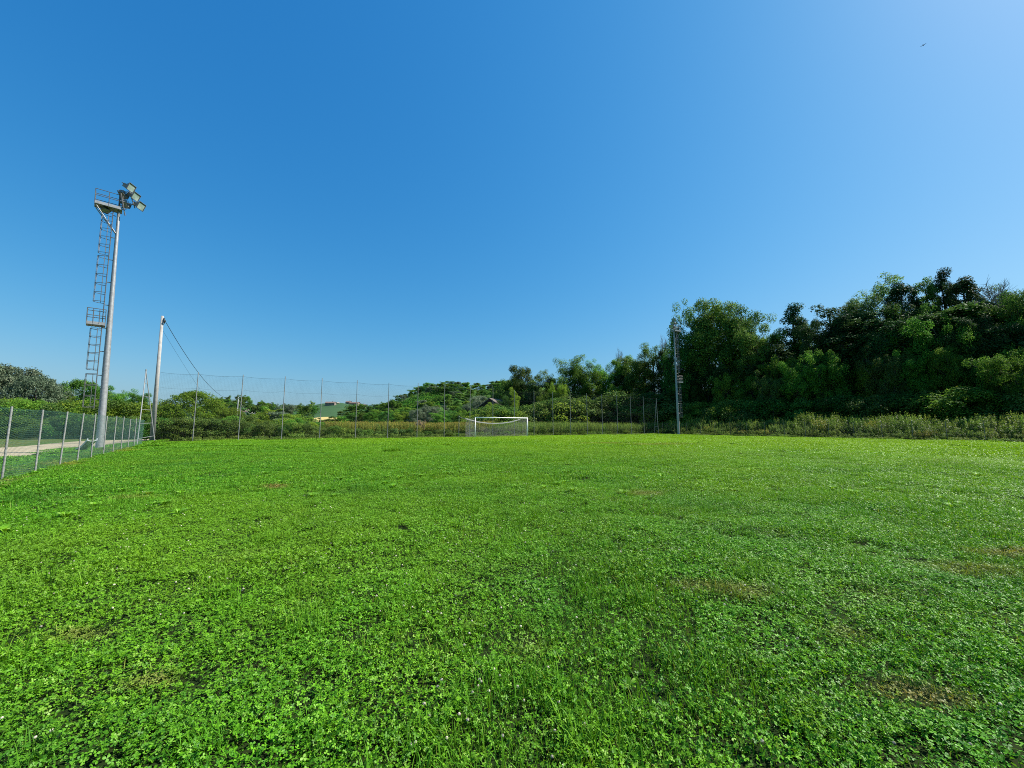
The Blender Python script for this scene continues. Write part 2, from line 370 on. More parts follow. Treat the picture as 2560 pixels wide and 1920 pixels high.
def proto(kind, lm, seed):
    k = (kind, lm, seed)
    if k not in PROTO:
        PROTO[k] = make_tree(kind, seed, G[lm] if lm else G['oak'], M['deadwood'] if kind == 'bare' else None)
    return PROTO[k]
def proto_h(kind, lm, seed):
    me = [m_ for m_ in proto(kind, lm, seed) if m_][-1]
    if me.name not in HT: HT[me.name] = float(np.percentile([v.co.z for v in me.vertices], 100 if kind == 'bare' else 99.7)) + .1
    return HT[me.name]
HT = {}
BASEH = dict(broad=12.6, column=13.4, airy=14.8, round=8.5, bush=3.4, lowbush=1.85, bare=10.8, far=9.8)
PLANTS = []
def plant(name, kind, lm, px, Y, top=None, hgt=None, wid=1.0, seed=None, label=None, cat='tree', group=None, rz=None, z0=None, x=None):
    """a tree or shrub standing on the ground at column px, distance Y; top = photo row its tip reaches"""
    if x is None: x = at(px, top, Y).x if top is not None else gnd(px, Y)[0]
    z = float(gz(x, Y)) if z0 is None else z0
    if top is not None: hgt = at(px, top, Y).z - z
    seed = seed if seed is not None else rnd.randrange(3)
    s = hgt / proto_h(kind, lm, seed)
    o = thing(name, label, cat, (x, Y, z - .05), rnd.uniform(0, 6.28) if rz is None else rz, group, (s * wid, s * wid, s))
    tm, cm = proto(kind, lm, seed)
    if tm: link('branches' if kind in ('bush', 'lowbush') else 'trunk', tm, o)
    if cm: link('foliage' if kind in ('bush', 'lowbush') else 'crown', cm, o)
    PLANTS.append((o, px, Y)); return o

# ================================================================== GROUND, HILLS, ROAD
rr = np.concatenate([np.linspace(.02, 3, 20), 3 * 1.022 ** np.arange(1, 262)]); rr = rr[rr < 900]
th = np.linspace(0, 2 * np.pi, 521)[:-1]
RRm, TH = np.meshgrid(rr, th, indexing='ij'); X = RRm * np.cos(TH); Y_ = RRm * np.sin(TH); Z = gz(X, Y_)
Z = np.where(RRm > 120, Z - (RRm - 120) * .002, Z)
V = np.stack([X, Y_, Z], -1).reshape(-1, 3); nr_, nt_ = X.shape
i = (np.arange(nr_ - 1)[:, None] * nt_ + np.arange(nt_)[None, :]); j = (np.arange(nr_ - 1)[:, None] * nt_ + (np.arange(nt_)[None, :] + 1) % nt_)
Fq = np.stack([i, i + nt_, j + nt_, j], -1).reshape(-1, 4)
gm = npmesh('ground', V, Fq, M['soil'], smooth=True); gm.materials.append(M['meadow'])
cx = V[Fq].mean(1); outside = (s_net(cx[:, 0], cx[:, 1]) > 1.5) | (s_right(cx[:, 0], cx[:, 1]) > .3) | (-((cx[:, 0] - LA[0]) * .794 + (cx[:, 1] - LA[1]) * .608) > 1.0)
outl = ((cx[:, 0] - LA[0]) * -.794 + (cx[:, 1] - LA[1]) * -.608)
mi = ((s_net(cx[:, 0], cx[:, 1]) > 1.5) | (s_right(cx[:, 0], cx[:, 1]) > .3) | (outl > 12)).astype(np.int32)
gm.polygons.foreach_set('material_index', mi)
props(link('ground', gm), kind='structure')

def hill(name, crest, Yn, Yc, m, z0=-.5, back=1.6, nu=70, nv=36, rough=.0):
    xs = np.array([c[0] for c in crest], float); ys = np.array([c[1] for c in crest], float)
    u = np.linspace(xs[0], xs[-1], nu); cy = np.interp(u, xs, ys)
    vv = np.linspace(0, back, nv); V = []
    for t in vv:
        Yd = Yn + (Yc - Yn) * t
        for k in range(nu):
            zc = max(at(u[k], cy[k], Yc).z, z0); e = min((k + 1) / 6, (nu - k) / 6, 1)
            prof = float(sstep(t)) if t <= 1 else float(1 - .6 * sstep((t - 1) / (back - 1)))
            x, _ = gnd(u[k], Yd); zz = z0 + (zc - z0) * prof * e
            zz += rough * (float(vnoise(x / 18, Yd / 18, 5)) - .5) * prof
            V.append((x, Yd, zz))
    Fq = [[a * nu + b, a * nu + b + 1, (a + 1) * nu + b + 1, (a + 1) * nu + b] for a in range(nv - 1) for b in range(nu - 1)]
    o = props(link(name, npmesh(name, V, Fq, m, smooth=True)), kind='structure')
    def hz(px, t):
        c = np.interp(px, xs, ys); zc = max(at(px, float(c), Yc).z, z0); Yd = Yn + (Yc - Yn) * t; x, _ = gnd(px, Yd)
        e = min(1, (px - xs[0]) / (xs[-1] - xs[0]) * nu / 6 + .17, (xs[-1] - px) / (xs[-1] - xs[0]) * nu / 6 + .17)
        return x, Yd, z0 + (zc - z0) * (float(sstep(t)) if t <= 1 else 1) * e
    return hz
M['hillgrass'] = mat('vineyard_hillside', (.075, .15, .028), .95, .05, col2=(.045, .10, .022), vscale=.03)
M['farhill'] = mat('far_cultivated_hill', (.048, .098, .042), .95, .05, col2=(.036, .080, .036), vscale=.012)
M['ridge'] = mat('distant_wooded_ridge', (.030, .060, .030), .95, .05, col2=(.042, .075, .034), vscale=.02, bump=.8, bscale=.08)
h_v = hill('vineyard_hill', [(880, 1050), (930, 1032), (965, 1016), (1000, 1003), (1030, 990), (1055, 979), (1085, 974), (1110, 972), (1150, 974), (1200, 978), (1240, 970), (1300, 965), (1380, 975), (1500, 1000)], 135, 250, M['hillgrass'], rough=3)
h_f = hill('far_hill', [(560, 1040), (640, 1028), (700, 1024), (760, 1018), (800, 1010), (830, 1008), (850, 1008), (880, 1013), (910, 1021), (960, 1024), (1020, 1026), (1100, 1040)], 300, 560, M['farhill'])
h_r = hill('distant_ridge', [(-600, 1035), (0, 1030), (300, 1031), (480, 1024), (560, 1006), (590, 1004), (612, 1004), (625, 1010), (650, 1018), (720, 1030), (900, 1034), (1200, 1036), (1700, 1030)], 700, 1000, M['ridge'], rough=14)

def ribbon(name, near, far, m, dz=.03, z=None):
    V = []; Fq = []
    def dense(pts):
        out = []
        for a, b in zip(pts[:-1], pts[1:]):
            for t in np.linspace(0, 1, 14)[:-1]: out.append((a[0] + (b[0] - a[0]) * t, a[1] + (b[1] - a[1]) * t))
        return out + [pts[-1]]
    A, B = dense(near), dense(far); K = 5
    for a, b in zip(A, B):
        for k in range(K):
            t = k / (K - 1); x = a[0] + (b[0] - a[0]) * t; y = a[1] + (b[1] - a[1]) * t
            if 0 < k < K - 1: pass
            else:
                w = .35 * (float(vnoise(x * 1.1, y * 1.1, 9)) - .5); x += w; y += w
            V.append((x, y, float(gz(x, y)) + dz))
    for i in range(len(A) - 1):
        for k in range(K - 1): a = i * K + k; Fq.append([a, a + 1, a + K + 1, a + K])
    return props(link(name, npmesh(name, V, Fq, m)), kind='structure')
def gp(px, py, z=-.3):
    a, b = (px - 1280) / F, (960 - py) / F; k = (z - H) / (sp + b * cp); return (a * k, (cp - b * sp) * k)
ribbon('road', [gp(-500, 1215), gp(0, 1148), gp(192, 1121), gp(330, 1113), gp(420, 1109)], [gp(-500, 1150), gp(0, 1121), gp(192, 1111), gp(330, 1108), gp(420, 1106)], M['gravel'])
# straw-coloured field and bare tracks on the far hill
M['straw'] = mat('cut_straw_field', (.46, .36, .14), .95, .05, col2=(.36, .30, .12), vscale=.03)
def hill_patch(name, hz, poly, m, dz=1.2):
    V = []
    for px, t in poly:
        x, y, z = hz(px, t); V.append((x, y, z + dz))
    n = len(V) // 2; K = 12; VV = []
    for i in range(n - 1):
        for s in range(K):
            a = Vector(V[i]).lerp(Vector(V[i + 1]), s / K); b = Vector(V[2 * n - 1 - i]).lerp(Vector(V[2 * n - 2 - i]), s / K); VV.append((a, b))
    VV.append((Vector(V[n - 1]), Vector(V[n])))
    v = []; f = []
    for a, b in VV: v += [tuple(a), tuple(b)]
    for i in range(len(VV) - 1): f.append([2 * i, 2 * i + 2, 2 * i + 3, 2 * i + 1])
    return props(link(name, npmesh(name, v, f, m)), kind='structure')
def drape(name, hz, px0, px1, t0, t1, m, n=16, k=6, dz=.6, slant=0.0):
    """a field laid on a hill between two photo columns, up the slope from t0 to t1"""
    v = []; f = []
    for i in range(n + 1):
        for j in range(k + 1):
            u, t = i / n, j / k; edge = math.sin(math.pi * u) ** .35 if t1 - t0 < .3 and px1 - px0 > 15 else 1
            tt = t0 + (t1 - t0) * (.5 + (t - .5) * max(edge, .15)); x, y, z = hz(px0 + (px1 - px0) * u + slant * (tt - t0), tt); v.append((x, y, z + dz))
    for i in range(n):
        for j in range(k): a = i * (k + 1) + j; f.append([a, a + k + 1, a + k + 2, a + 1])
    return props(link(name, npmesh(name, v, f, m)), kind='structure')
drape('straw_field', h_f, 768, 852, .25, .37, M['straw'])
drape('hill_track', h_f, 841, 847, .80, .99, M['gravel'], n=3, slant=-30)

# ================================================================== SCATTERED GROUND COVER
def protocol(name, meshes):
    c = bpy.data.collections.new(name)
    for k, me in enumerate(meshes):
        o = bpy.data.objects.new('%s_%02d' % (name, k), me); c.objects.link(o)
    return c
def scatter(name, label, cat, coll, pos, rot, scl, idx):
    me = bpy.data.meshes.new(name); me.vertices.add(len(pos)); me.vertices.foreach_set('co', np.asarray(pos, np.float32).ravel())
    for an, ty, da, key in (('rot', 'FLOAT_VECTOR', rot, 'vector'), ('scl', 'FLOAT_VECTOR', scl, 'vector'), ('vi', 'INT', idx, 'value')):
        at_ = me.attributes.new(an, ty, 'POINT'); at_.data.foreach_set(key, np.asarray(da, np.int32 if ty == 'INT' else np.float32).ravel())
    o = bpy.data.objects.new(name, me); COL.objects.link(o); props(o, label, cat, None, 'stuff')
    ng = bpy.data.node_groups.new(name, 'GeometryNodeTree')
    ng.interface.new_socket('Geometry', in_out='INPUT', socket_type='NodeSocketGeometry'); ng.interface.new_socket('Geometry', in_out='OUTPUT', socket_type='NodeSocketGeometry')
    N = ng.nodes; gi = N.new('NodeGroupInput'); go = N.new('NodeGroupOutput'); ip = N.new('GeometryNodeInstanceOnPoints'); ci = N.new('GeometryNodeCollectionInfo')
    ci.inputs['Collection'].default_value = coll; ci.inputs['Separate Children'].default_value = True; ci.inputs['Reset Children'].default_value = True
    ip.inputs['Pick Instance'].default_value = True
    def na(nm, ty): q = N.new('GeometryNodeInputNamedAttribute'); q.data_type = ty; q.inputs['Name'].default_value = nm; return q.outputs['Attribute']
    e = N.new('FunctionNodeEulerToRotation'); L = ng.links
    L.new(na('rot', 'FLOAT_VECTOR'), e.inputs[0]); L.new(e.outputs[0], ip.inputs['Rotation']); L.new(na('scl', 'FLOAT_VECTOR'), ip.inputs['Scale']); L.new(na('vi', 'INT'), ip.inputs['Instance Index'])
    L.new(gi.outputs[0], ip.inputs['Points']); L.new(ci.outputs[0], ip.inputs['Instance']); L.new(ip.outputs[0], go.inputs[0])
    md = o.modifiers.new('scatter', 'NODES'); md.node_group = ng
    return o

def clover(size, n, L, h0, hb, rng, seed, drop=0):
    x = rng.uniform(-size * .53, size * .53, n); y = rng.uniform(-size * .53, size * .53, n)
    b = vnoise(x / .11 + 50 * seed, y / .11, seed) * .6 + vnoise(x / .3 + 9 * seed, y / .3, seed + 3) * .5
    keep = (b > .38) | (rng.random(n) > drop); x, y, b = x[keep], y[keep], b[keep]; n = len(x)
    z = h0 + hb * (b - .4) + rng.uniform(-.042, .014, n)
    nr = np.stack([rng.normal(0, .55, n), rng.normal(0, .55, n), np.ones(n)], 1); nr /= np.linalg.norm(nr, axis=1, keepdims=True)
    r = rng.normal(size=(n, 3)); t = np.cross(nr, r); t /= np.linalg.norm(t, axis=1, keepdims=True); u = np.cross(nr, t)
    Ls = L * rng.uniform(.55, 1.35, n); c = np.stack([x, y, z], 1)
    V = [c]; shape = [(.5, .36), (.95, .30), (1.0, 0), (.95, -.30), (.5, -.36)]
    cup = rng.uniform(-.3, .5, n)
    for k in range(3):
        a = 2.094 * k + rng.normal(0, .12, n); d = t * np.cos(a)[:, None] + u * np.sin(a)[:, None]; e = np.cross(nr, d)
        for (s, w) in shape:
            V.append(c + (d * s + e * w) * Ls[:, None] + nr * (Ls * (cup * s * s - (.12 if w == 0 else 0)))[:, None])
    V = np.stack(V, 1).reshape(-1, 3); i = np.arange(n) * 16; Fc = []
    for k in range(3):
        o = 1 + 5 * k
        for a, b_ in ((0, 1), (1, 2), (2, 3), (3, 4)): Fc.append(np.stack([i, i + o + a, i + o + b_], 1))
    return V, np.concatenate(Fc)
def blades(size, n, L, w, rng, hmin=0, lean=.7):
    x = rng.uniform(-size * .53, size * .53, n); y = rng.uniform(-size * .53, size * .53, n)
    a = rng.uniform(0, 6.283, n); ln = L * rng.uniform(.5, 1.4, n); le = lean * rng.uniform(.2, 1.5, n); ww = w * rng.uniform(.7, 1.3, n)
    d = np.stack([np.cos(a), np.sin(a), 0 * a], 1); s = np.stack([-np.sin(a), np.cos(a), 0 * a], 1); b = np.stack([x, y, 0 * x + hmin], 1); V = []
    for t, wt in ((0, 1), (.4, 1), (.75, .7)):
        up = np.sin(np.minimum(t * le * 1.2, 2.2)) / np.maximum(le * 1.2, .05); c = b + d * (ln * (1 - np.cos(t * le * 1.2)) / np.maximum(le * 1.2, .05))[:, None]; c[:, 2] += ln * up
        V += [c - s * (ww * wt / 2)[:, None], c + s * (ww * wt / 2)[:, None]]
    t = 1.0; c = b + d * (ln * (1 - np.cos(t * le * 1.2)) / np.maximum(le * 1.2, .05))[:, None]; c[:, 2] += ln * np.sin(np.minimum(t * le * 1.2, 2.4)) / np.maximum(le * 1.2, .05); V.append(c)
    V = np.stack(V, 1).reshape(-1, 3); i = np.arange(n) * 7; Fc = []
    for a_, b_, c_ in ((0, 1, 3), (0, 3, 2), (2, 3, 5), (2, 5, 4), (4, 5, 6)): Fc.append(np.stack([i + a_, i + b_, i + c_], 1))
    return V, np.concatenate(Fc)
PATCH = [((.034, .14, .018), .45, .50, .68, .45), ('far', (.225, .400, .010), .8), ((.190, .340, .014), .12, .50, .72, .4), ((.17, .22, .04), 1.3, .62, .78, .4)]  # the 'far' entry holds the backlit yellow painted into the distant turf
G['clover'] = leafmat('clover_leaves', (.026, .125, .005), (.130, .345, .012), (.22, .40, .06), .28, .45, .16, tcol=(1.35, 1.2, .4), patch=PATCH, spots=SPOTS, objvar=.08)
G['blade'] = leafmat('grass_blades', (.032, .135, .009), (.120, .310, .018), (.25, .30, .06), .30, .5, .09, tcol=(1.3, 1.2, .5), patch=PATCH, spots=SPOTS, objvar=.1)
def join2(name, a, b, ma, mb_):
    (va, fa), (vb, fb) = a, b
    me = npmesh(name, np.concatenate([va, vb]), np.concatenate([fa, fb + len(va)]), ma); me.materials.append(mb_)
    me.polygons.foreach_set('material_index', np.concatenate([np.zeros(len(fa), np.int32), np.ones(len(fb), np.int32)])); return me
near_t, mid_t, far_t = [], [], []
for k in range(8):
    rg = np.random.default_rng(100 + k); gr = k >= 6
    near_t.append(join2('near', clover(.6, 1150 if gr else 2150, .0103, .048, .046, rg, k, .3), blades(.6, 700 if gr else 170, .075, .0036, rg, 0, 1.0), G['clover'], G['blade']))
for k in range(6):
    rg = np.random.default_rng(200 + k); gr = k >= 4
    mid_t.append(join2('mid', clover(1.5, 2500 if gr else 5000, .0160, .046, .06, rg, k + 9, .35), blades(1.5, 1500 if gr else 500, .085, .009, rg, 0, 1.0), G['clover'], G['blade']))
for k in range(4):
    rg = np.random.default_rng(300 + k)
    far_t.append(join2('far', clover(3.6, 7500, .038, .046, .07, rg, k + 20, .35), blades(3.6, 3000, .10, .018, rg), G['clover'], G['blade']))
TC = protocol('turf_tile', near_t + mid_t + far_t)
P_, R_, S_, I_ = [], [], [], []
tr = np.random.default_rng(5)
def outleft(x, y): return -((x - LA[0]) * .794 + (y - LA[1]) * .608)
roadn = [gp(p, q) for p, q in ((-500, 1215), (0, 1148), (192, 1121), (330, 1113), (420, 1109))]; roadf = [gp(p, q) for p, q in ((-500, 1150), (0, 1121), (192, 1111), (330, 1108), (420, 1106))]
def onroad(x, y, m=0.0):
    px = 1280 + F * x / max(y, 1); xs = [-500, 0, 192, 330, 420]
    if px < -500 or px > 430: return False
    return np.interp(px, xs, [p[1] for p in roadn]) - m < y < np.interp(px, xs, [p[1] for p in roadf]) + m
def tiles(size, r0, r1, base, cnt, ngrass, step):
    n = int(r1 / (size * step)) + 2
    for iy in range(-2, n):
        for ix in range(-int(n * 1.5), int(n * 1.5)):
            x = ix * size * step + tr.uniform(-.1, .1) * size; y = iy * size * step + tr.uniform(-.1, .1) * size; r = math.hypot(x, y)
            if not (r0 - size * .5 <= r < r1) or abs(x) > 1.42 * max(y, 0) + 3.2 or y < -.6: continue
            if s_net(x, y) > .2 or s_right(x, y) > .4: continue
            ol = outleft(x, y)
            if ol > .2 and (y > 42 or onroad(x, y, .3)): continue
            e = .3 * size; zx = (float(gz(x + e, y)) - float(gz(x - e, y))) / (2 * e); zy = (float(gz(x, y + e)) - float(gz(x, y - e))) / (2 * e)
            g = float(vnoise(x / 1.6, y / 1.6, 21)) * .6 + float(vnoise(x / .6, y / .6, 22)) * .4
            k = base + (cnt - ngrass + tr.integers(ngrass) if g > .60 and ngrass else tr.integers(cnt - ngrass))
            P_.append((x, y, float(gz(x, y)) - .004)); R_.append((math.atan(zy), -math.atan(zx), 0)); s = tr.uniform(.92, 1.15)
            S_.append((s, s, tr.uniform(.8, 1.2) * (.7 + .6 * float(vnoise(x / (size * 1.7), y / (size * 1.7), 77))))); I_.append(k)
            R_[-1] = (R_[-1][0], R_[-1][1], 0)
tiles(.6, 0, 10, 0, 8, 2, .93); tiles(1.5, 10, 27, 8, 6, 2, .9); tiles(3.6, 27, 78, 14, 4, 0, .9)
# turn tiles about their own axis: bake the turn into the tilt
Rn = []
for (a, b, _) in R_:
    q = Matrix.Rotation(tr.uniform(0, 6.283), 3, 'Z'); e = (Matrix.Rotation(b, 3, 'Y') @ Matrix.Rotation(a, 3, 'X') @ q).to_euler(); Rn.append(tuple(e))
print('turf tiles', len(P_))
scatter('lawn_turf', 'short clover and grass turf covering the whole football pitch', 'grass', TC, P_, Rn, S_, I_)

# taller grass tufts, broad weeds, clover flowers over the pitch
def rosette(seed):
    rg = np.random.default_rng(seed); n = 11; V = []; Fc = []
    for k in range(n):
        a = 6.283 * k / n + rg.uniform(-.2, .2); L = rg.uniform(.07, .13); w = L * .26; d = np.array([math.cos(a), math.sin(a), 0]); s = np.array([-math.sin(a), math.cos(a), 0]); o = len(V)
        for t, ww in ((0, .25), (.4, .9), (.75, 1), (1, 0)):
            c = d * L * t + np.array([0, 0, .02 + .07 * math.sin(t * 2.2)])
            V += [c - s * w * ww / 2, c + s * w * ww / 2]
        for q in range(3): Fc += [[o + 2 * q, o + 2 * q + 1, o + 2 * q + 3], [o + 2 * q, o + 2 * q + 3, o + 2 * q + 2]]
    return np.array(V), np.array(Fc)
tuft = []
for k in range(4):
    rg = np.random.default_rng(400 + k); v, f = blades(.22, 80, .15, .0048, rg, 0, 1.25); tuft.append(npmesh('tuft', v, f, G['blade']))
for k in range(3): v, f = rosette(k); tuft.append(npmesh('rosette', v, f, G['clover']))
TF = protocol('tuft', tuft)
P_, R_, S_, I_ = [], [], [], []
while len(P_) < 2000:
    r = 1.3 + 30 * tr.random() ** 1.7; a = tr.uniform(-.95, .95) + math.pi / 2; x, y = r * math.cos(a), r * math.sin(a)
    if s_net(x, y) > 0 or s_right(x, y) > 0 or outleft(x, y) > 0: continue
    g = float(vnoise(x / 1.1, y / 1.1, 31))
    if g < .52 and tr.random() > .12: continue
    if r < 9 and tr.random() > .14 + .02 * r: continue
    k = tr.integers(7) if tr.random() < .6 else tr.integers(4)
    P_.append((x, y, float(gz(x, y)) - .005)); R_.append((0, 0, tr.uniform(0, 6.28))); s = tr.uniform(.5, 1.0) * (1.15 if r < 8 else 1.3) * (.6 if k > 3 and r < 8 else 1); S_.append((s, s, s)); I_.append(k)
for (px, py, s) in ((983, 1131, 2.6), (975, 1132, 2.2), (992, 1130, 2.0), (1005, 1131, 1.4)):
    x, y = gp(px, py, 0); 
    for _ in range(5): P_.append((x + tr.uniform(-.2, .2), y + tr.uniform(-.2, .2), float(gz(x, y)))); R_.append((0, 0, tr.uniform(0, 6.28))); S_.append((s, s, s * .8)); I_.append(int(tr.integers(4)))
scatter('grass_tufts', 'longer grass tufts and broad leaved weeds sprouting through the clover turf', 'grass', TF, P_, R_, S_, I_)

# clover heads
fm = leafmat('clover_petals', (.66, .60, .46), (.86, .82, .70), (.62, .46, .36), .3, .6, .2)
fl = []
for k in range(3):
    rg = np.random.default_rng(500 + k); d = rg.normal(size=(60, 3)); d /= np.linalg.norm(d, axis=1, keepdims=True); d[:, 2] = np.abs(d[:, 2]) * .9 - .2
    p = d * .007 + np.array([0, 0, .072]); v, f = leaves(p, d, .006, .6, rg); mb = MB(); mb.tube((0, 0, 0), (0, 0, .07), .0012, n=4)
    me = npmesh('flower', v, f, fm); fl.append(me)
FC = protocol('clover_flower', fl)
P_, R_, S_, I_ = [], [], [], []
while len(P_) < 900:
    r = 1.3 + 14 * tr.random() ** 1.3; a = tr.uniform(-.95, .95) + math.pi / 2; x, y = r * math.cos(a), r * math.sin(a)
    if outleft(x, y) > 0 or float(vnoise(x / .8, y / .8, 41)) < .45: continue
    s = tr.uniform(.6, 1.1); P_.append((x, y, float(gz(x, y)) - tr.uniform(0, .02))); R_.append((tr.uniform(-.2, .2), tr.uniform(-.2, .2), 0)); S_.append((s, s, 1)); I_.append(int(tr.integers(3)))
scatter('clover_flowers', 'small white clover flower heads dotted over the turf', 'flowers', FC, P_, R_, S_, I_)

# tall weeds
def weedtile(seed, lm, hgt, plume, n=34, size=1.1, plm=None):
    rg = np.random.default_rng(seed); mb = MB(); pos = []; nr = []; pp = []; pn = []
    for k in range(n):
        x, y = rg.uniform(-size / 2, size / 2, 2); h = hgt * rg.uniform(.6, 1.15); lx, ly = rg.normal(0, .12, 2)
        for j in range(int(15 * h)):
            t = (j + .5) / (15 * h); a = rg.uniform(0, 6.28); q = np.array([x + lx * t + math.cos(a) * .07, y + ly * t + math.sin(a) * .07, h * t]); pos.append(q); nr.append([math.cos(a) * .5, math.sin(a) * .5, .8])
        for j in range(plume):
            t = rg.uniform(.80, 1.08); a = rg.uniform(0, 6.28); w = .07 * (1.15 - t) / .3 + .015; q = np.array([x + lx * t + math.cos(a) * w, y + ly * t + math.sin(a) * w, h * t]); pp.append(q); pn.append([math.cos(a), math.sin(a), .3])
        mb.tube((x, y, 0), (x + lx, y + ly, h), .006, .003, 3)
    v, f = leaves(np.array(pos), np.array(nr, float), .15, .34, rg)
    if pp:
        v2, f2 = leaves(np.array(pp), np.array(pn, float), .075, .5, rg); return join2('weed', (v, f), (v2, f2), lm, plm or lm)
    return npmesh('weed', v, f, lm)
G['weed'] = leafmat('weed_leaves', (.045, .105, .014), (.130, .220, .030), (.24, .27, .06), .42, objvar=.2)
G['ochre'] = leafmat('ochre_plumes', (.21, .225, .03), (.37, .33, .05), (.38, .28, .07), .42, objvar=.25)
G['plume'] = leafmat('green_plumes', (.11, .19, .022), (.24, .34, .05), (.34, .36, .12), .45, objvar=.2)
G['pinkish'] = leafmat('dry_pinkish_plumes', (.32, .22, .12), (.45, .33, .20), None, .3, objvar=.1)
wt = [weedtile(k, G['weed'], 1.65, 26, plm=G['ochre']) for k in range(3)] + [weedtile(10 + k, G['weed'], 1.6, 16, plm=G['plume']) for k in range(4)] + [weedtile(20, G['weed'], 1.9, 60, plm=G['pinkish'])] \
   + [weedtile(30 + k, G['weed'], .55, 8, 60, plm=G['plume']) for k in range(2)]
WC = protocol('weed_tile', wt)
def weedscatter(name, label, fn):
    P_, R_, S_, I_ = [], [], [], []
    def put(x, y, s, k): P_.append((x, y, float(gz(x, y)) - .03)); R_.append((0, 0, tr.uniform(0, 6.28))); S_.append((1.1, 1.1, s)); I_.append(k)
    fn(put); scatter(name, label, 'weeds', WC, P_, R_, S_, I_)
def w_mid(put):
    for iy in range(0, 26):
        for ix in range(0, 74):
            u = ix * .95 + tr.uniform(-.3, .3) - 3; d = 2.2 + iy * .95 + tr.uniform(-.3, .3); x, y = NA + ND * u + np.array([-ND[1], ND[0]]) * d
            px = 1280 + F * x / y
            if px < 640 or px > 1690: continue
            if px < 820 or (px < 1190 and d < 6.0): continue
            oc = (px < 1230) and tr.random() < .85; put(x, y, tr.uniform(.85, 1.15) * (1.0 if px > 1190 else .95), int(tr.integers(3)) if oc else 3 + int(tr.integers(4)))
    for px, y in ((1052, 53),):
        put(gnd(px, y)[0], y, 1.05, 7)
def w_right(put):
    for i_ in range(0, 62):
        for j_ in range(0, 8):
            u = -6 + i_ * .95 + tr.uniform(-.3, .3); d = .8 + j_ * .95 + tr.uniform(-.3, .3); x, y = RA + RD * u + np.array([.875, .484]) * d
            if y < -2: continue
            tall = sstep((d - .5) / 2.5)
            put(x, y, (.42 + .70 * tall) * tr.uniform(.7, 1.2) * (.7 + .6 * float(vnoise(x / 3, y / 3, 61))), 3 + int(tr.integers(4)) if tr.random() < .96 else int(tr.integers(3)))
weedscatter('tall_weeds', 'ochre topped tall weeds filling the meadow behind the ball stop net', w_mid)
weedscatter('roadside_weeds', 'green seeding weeds along the low wire fence below the dark wood', w_right)
def w_edge(put):
    for i_ in range(0, 150):
        u = i_ * .42; x, y = NA + ND * u + np.array([-ND[1], ND[0]]) * tr.uniform(-.15, 1.6); put(x, y, tr.uniform(.15, .45), 8 + int(tr.integers(2)))
        if i_ % 4 == 0 and u < 62:
            x, y = NA + ND * u + np.array([-ND[1], ND[0]]) * tr.uniform(1, 2.4); put(x, y, tr.uniform(.5, 1.1), 8 + int(tr.integers(2)))
    for i_ in range(0, 14):
        u = -2 + i_ * 1.7; x, y = LA + LD * u + np.array([-.794, -.608]) * tr.uniform(.2, .5); put(x, y, tr.uniform(.15, .35), 8 + int(tr.integers(2)))
    for i_ in range(0, 110):
        u = -3 + i_ * .5; x, y = RA + RD * u + np.array([.875, .484]) * tr.uniform(-.1, .6); put(x, y, tr.uniform(.3, .7), 8 + int(tr.integers(2)))
weedscatter('fence_foot_weeds', 'low ragged weeds left unmown along the foot of the fences', w_edge)

# ================================================================== FENCES
# --- ball stop net
NH = 6.24
net = thing('ball_stop_fence', 'tall fence of thin grey posts carrying a fine dark net behind the goal', 'fence', (NA[0], NA[1], 0), math.atan2(ND[1], ND[0]))
postpx = [481, 595, 703, 798.5, 888, 968.5, 1042, 1110, 1174, 1231.7, 1286, 1335, 1383, 1427, 1469, 1506.5, 1544.4, 1578.9, 1611]
US = []
for k, px in enumerate(postpx):
    a = (px - 1280) / F      # x = a*y' on the line NA + ND u
    u = (a * cp * NA[1] - a * H * sp - NA[0]) / (ND[0] - a * cp * ND[1]); US.append(float(u))
Ue = US[-1] + 3.1
for k, u in enumerate(US):
    mb = MB(); zb = float(gz(*(NA + ND * u))); lx = rnd.uniform(-.05, .05); hh = NH + rnd.uniform(.05, .25)
    mb.tube((u, 0, zb - .3), (u + lx, 0, hh), .036, .03, 8); mb.tube((u + lx, 0, hh), (u + lx, 0, hh + .015), .036, .036, 8)
    for z in (.9, 2.2, 3.55, 4.9, 6.15): mb.tube((u + lx * z / hh - .0, -.045, z), (u + lx * z / hh, .045, z), .012, n=5)
    mb.build('post', M['postgrey'], net)
mb = MB(); ev = [-2.6] + US + [Ue]
for z, sag in ((6.15, .10), (4.85, .14), (3.5, .12), (2.15, .1), (.9, .06)):
    for a, b in zip(ev[:-1], ev[1:]):
        pts = [(a + (b - a) * t, 0, z - sag * 4 * t * (1 - t)) for t in np.linspace(0, 1, 6)]; mb.path(pts, .006 if z < 6 else .009, 4)
mb.build('support_wire', M['cable'], net)
V, Fc = [], []
def strand(p, q, w, V=V, Fc=Fc):
    i = len(V); d = (Vector(q) - Vector(p)).normalized(); a = d.orthogonal().normalized() * w; b = d.cross(a)
    for c in (Vector(p), Vector(q)):
        for s in (a, b * .87 - a * .5, -b * .87 - a * .5): V.append(tuple(c + s))
    for k in range(3): Fc.append([i + k, i + (k + 1) % 3, i + 3 + (k + 1) % 3, i + 3 + k])
u = -2.5
while u < Ue: strand((u, 0, .25), (u, 0, 6.08), .0017); u += .105
z = .3
while z < 6.1:
    uu = -2.5
    while uu < Ue: strand((uu, 0, z), (min(uu + 3.2, Ue), 0, z), .0017); uu += 3.2
    z += .105
link('net', npmesh('net', V, [tuple(f) for f in Fc], M['netdark']), net)

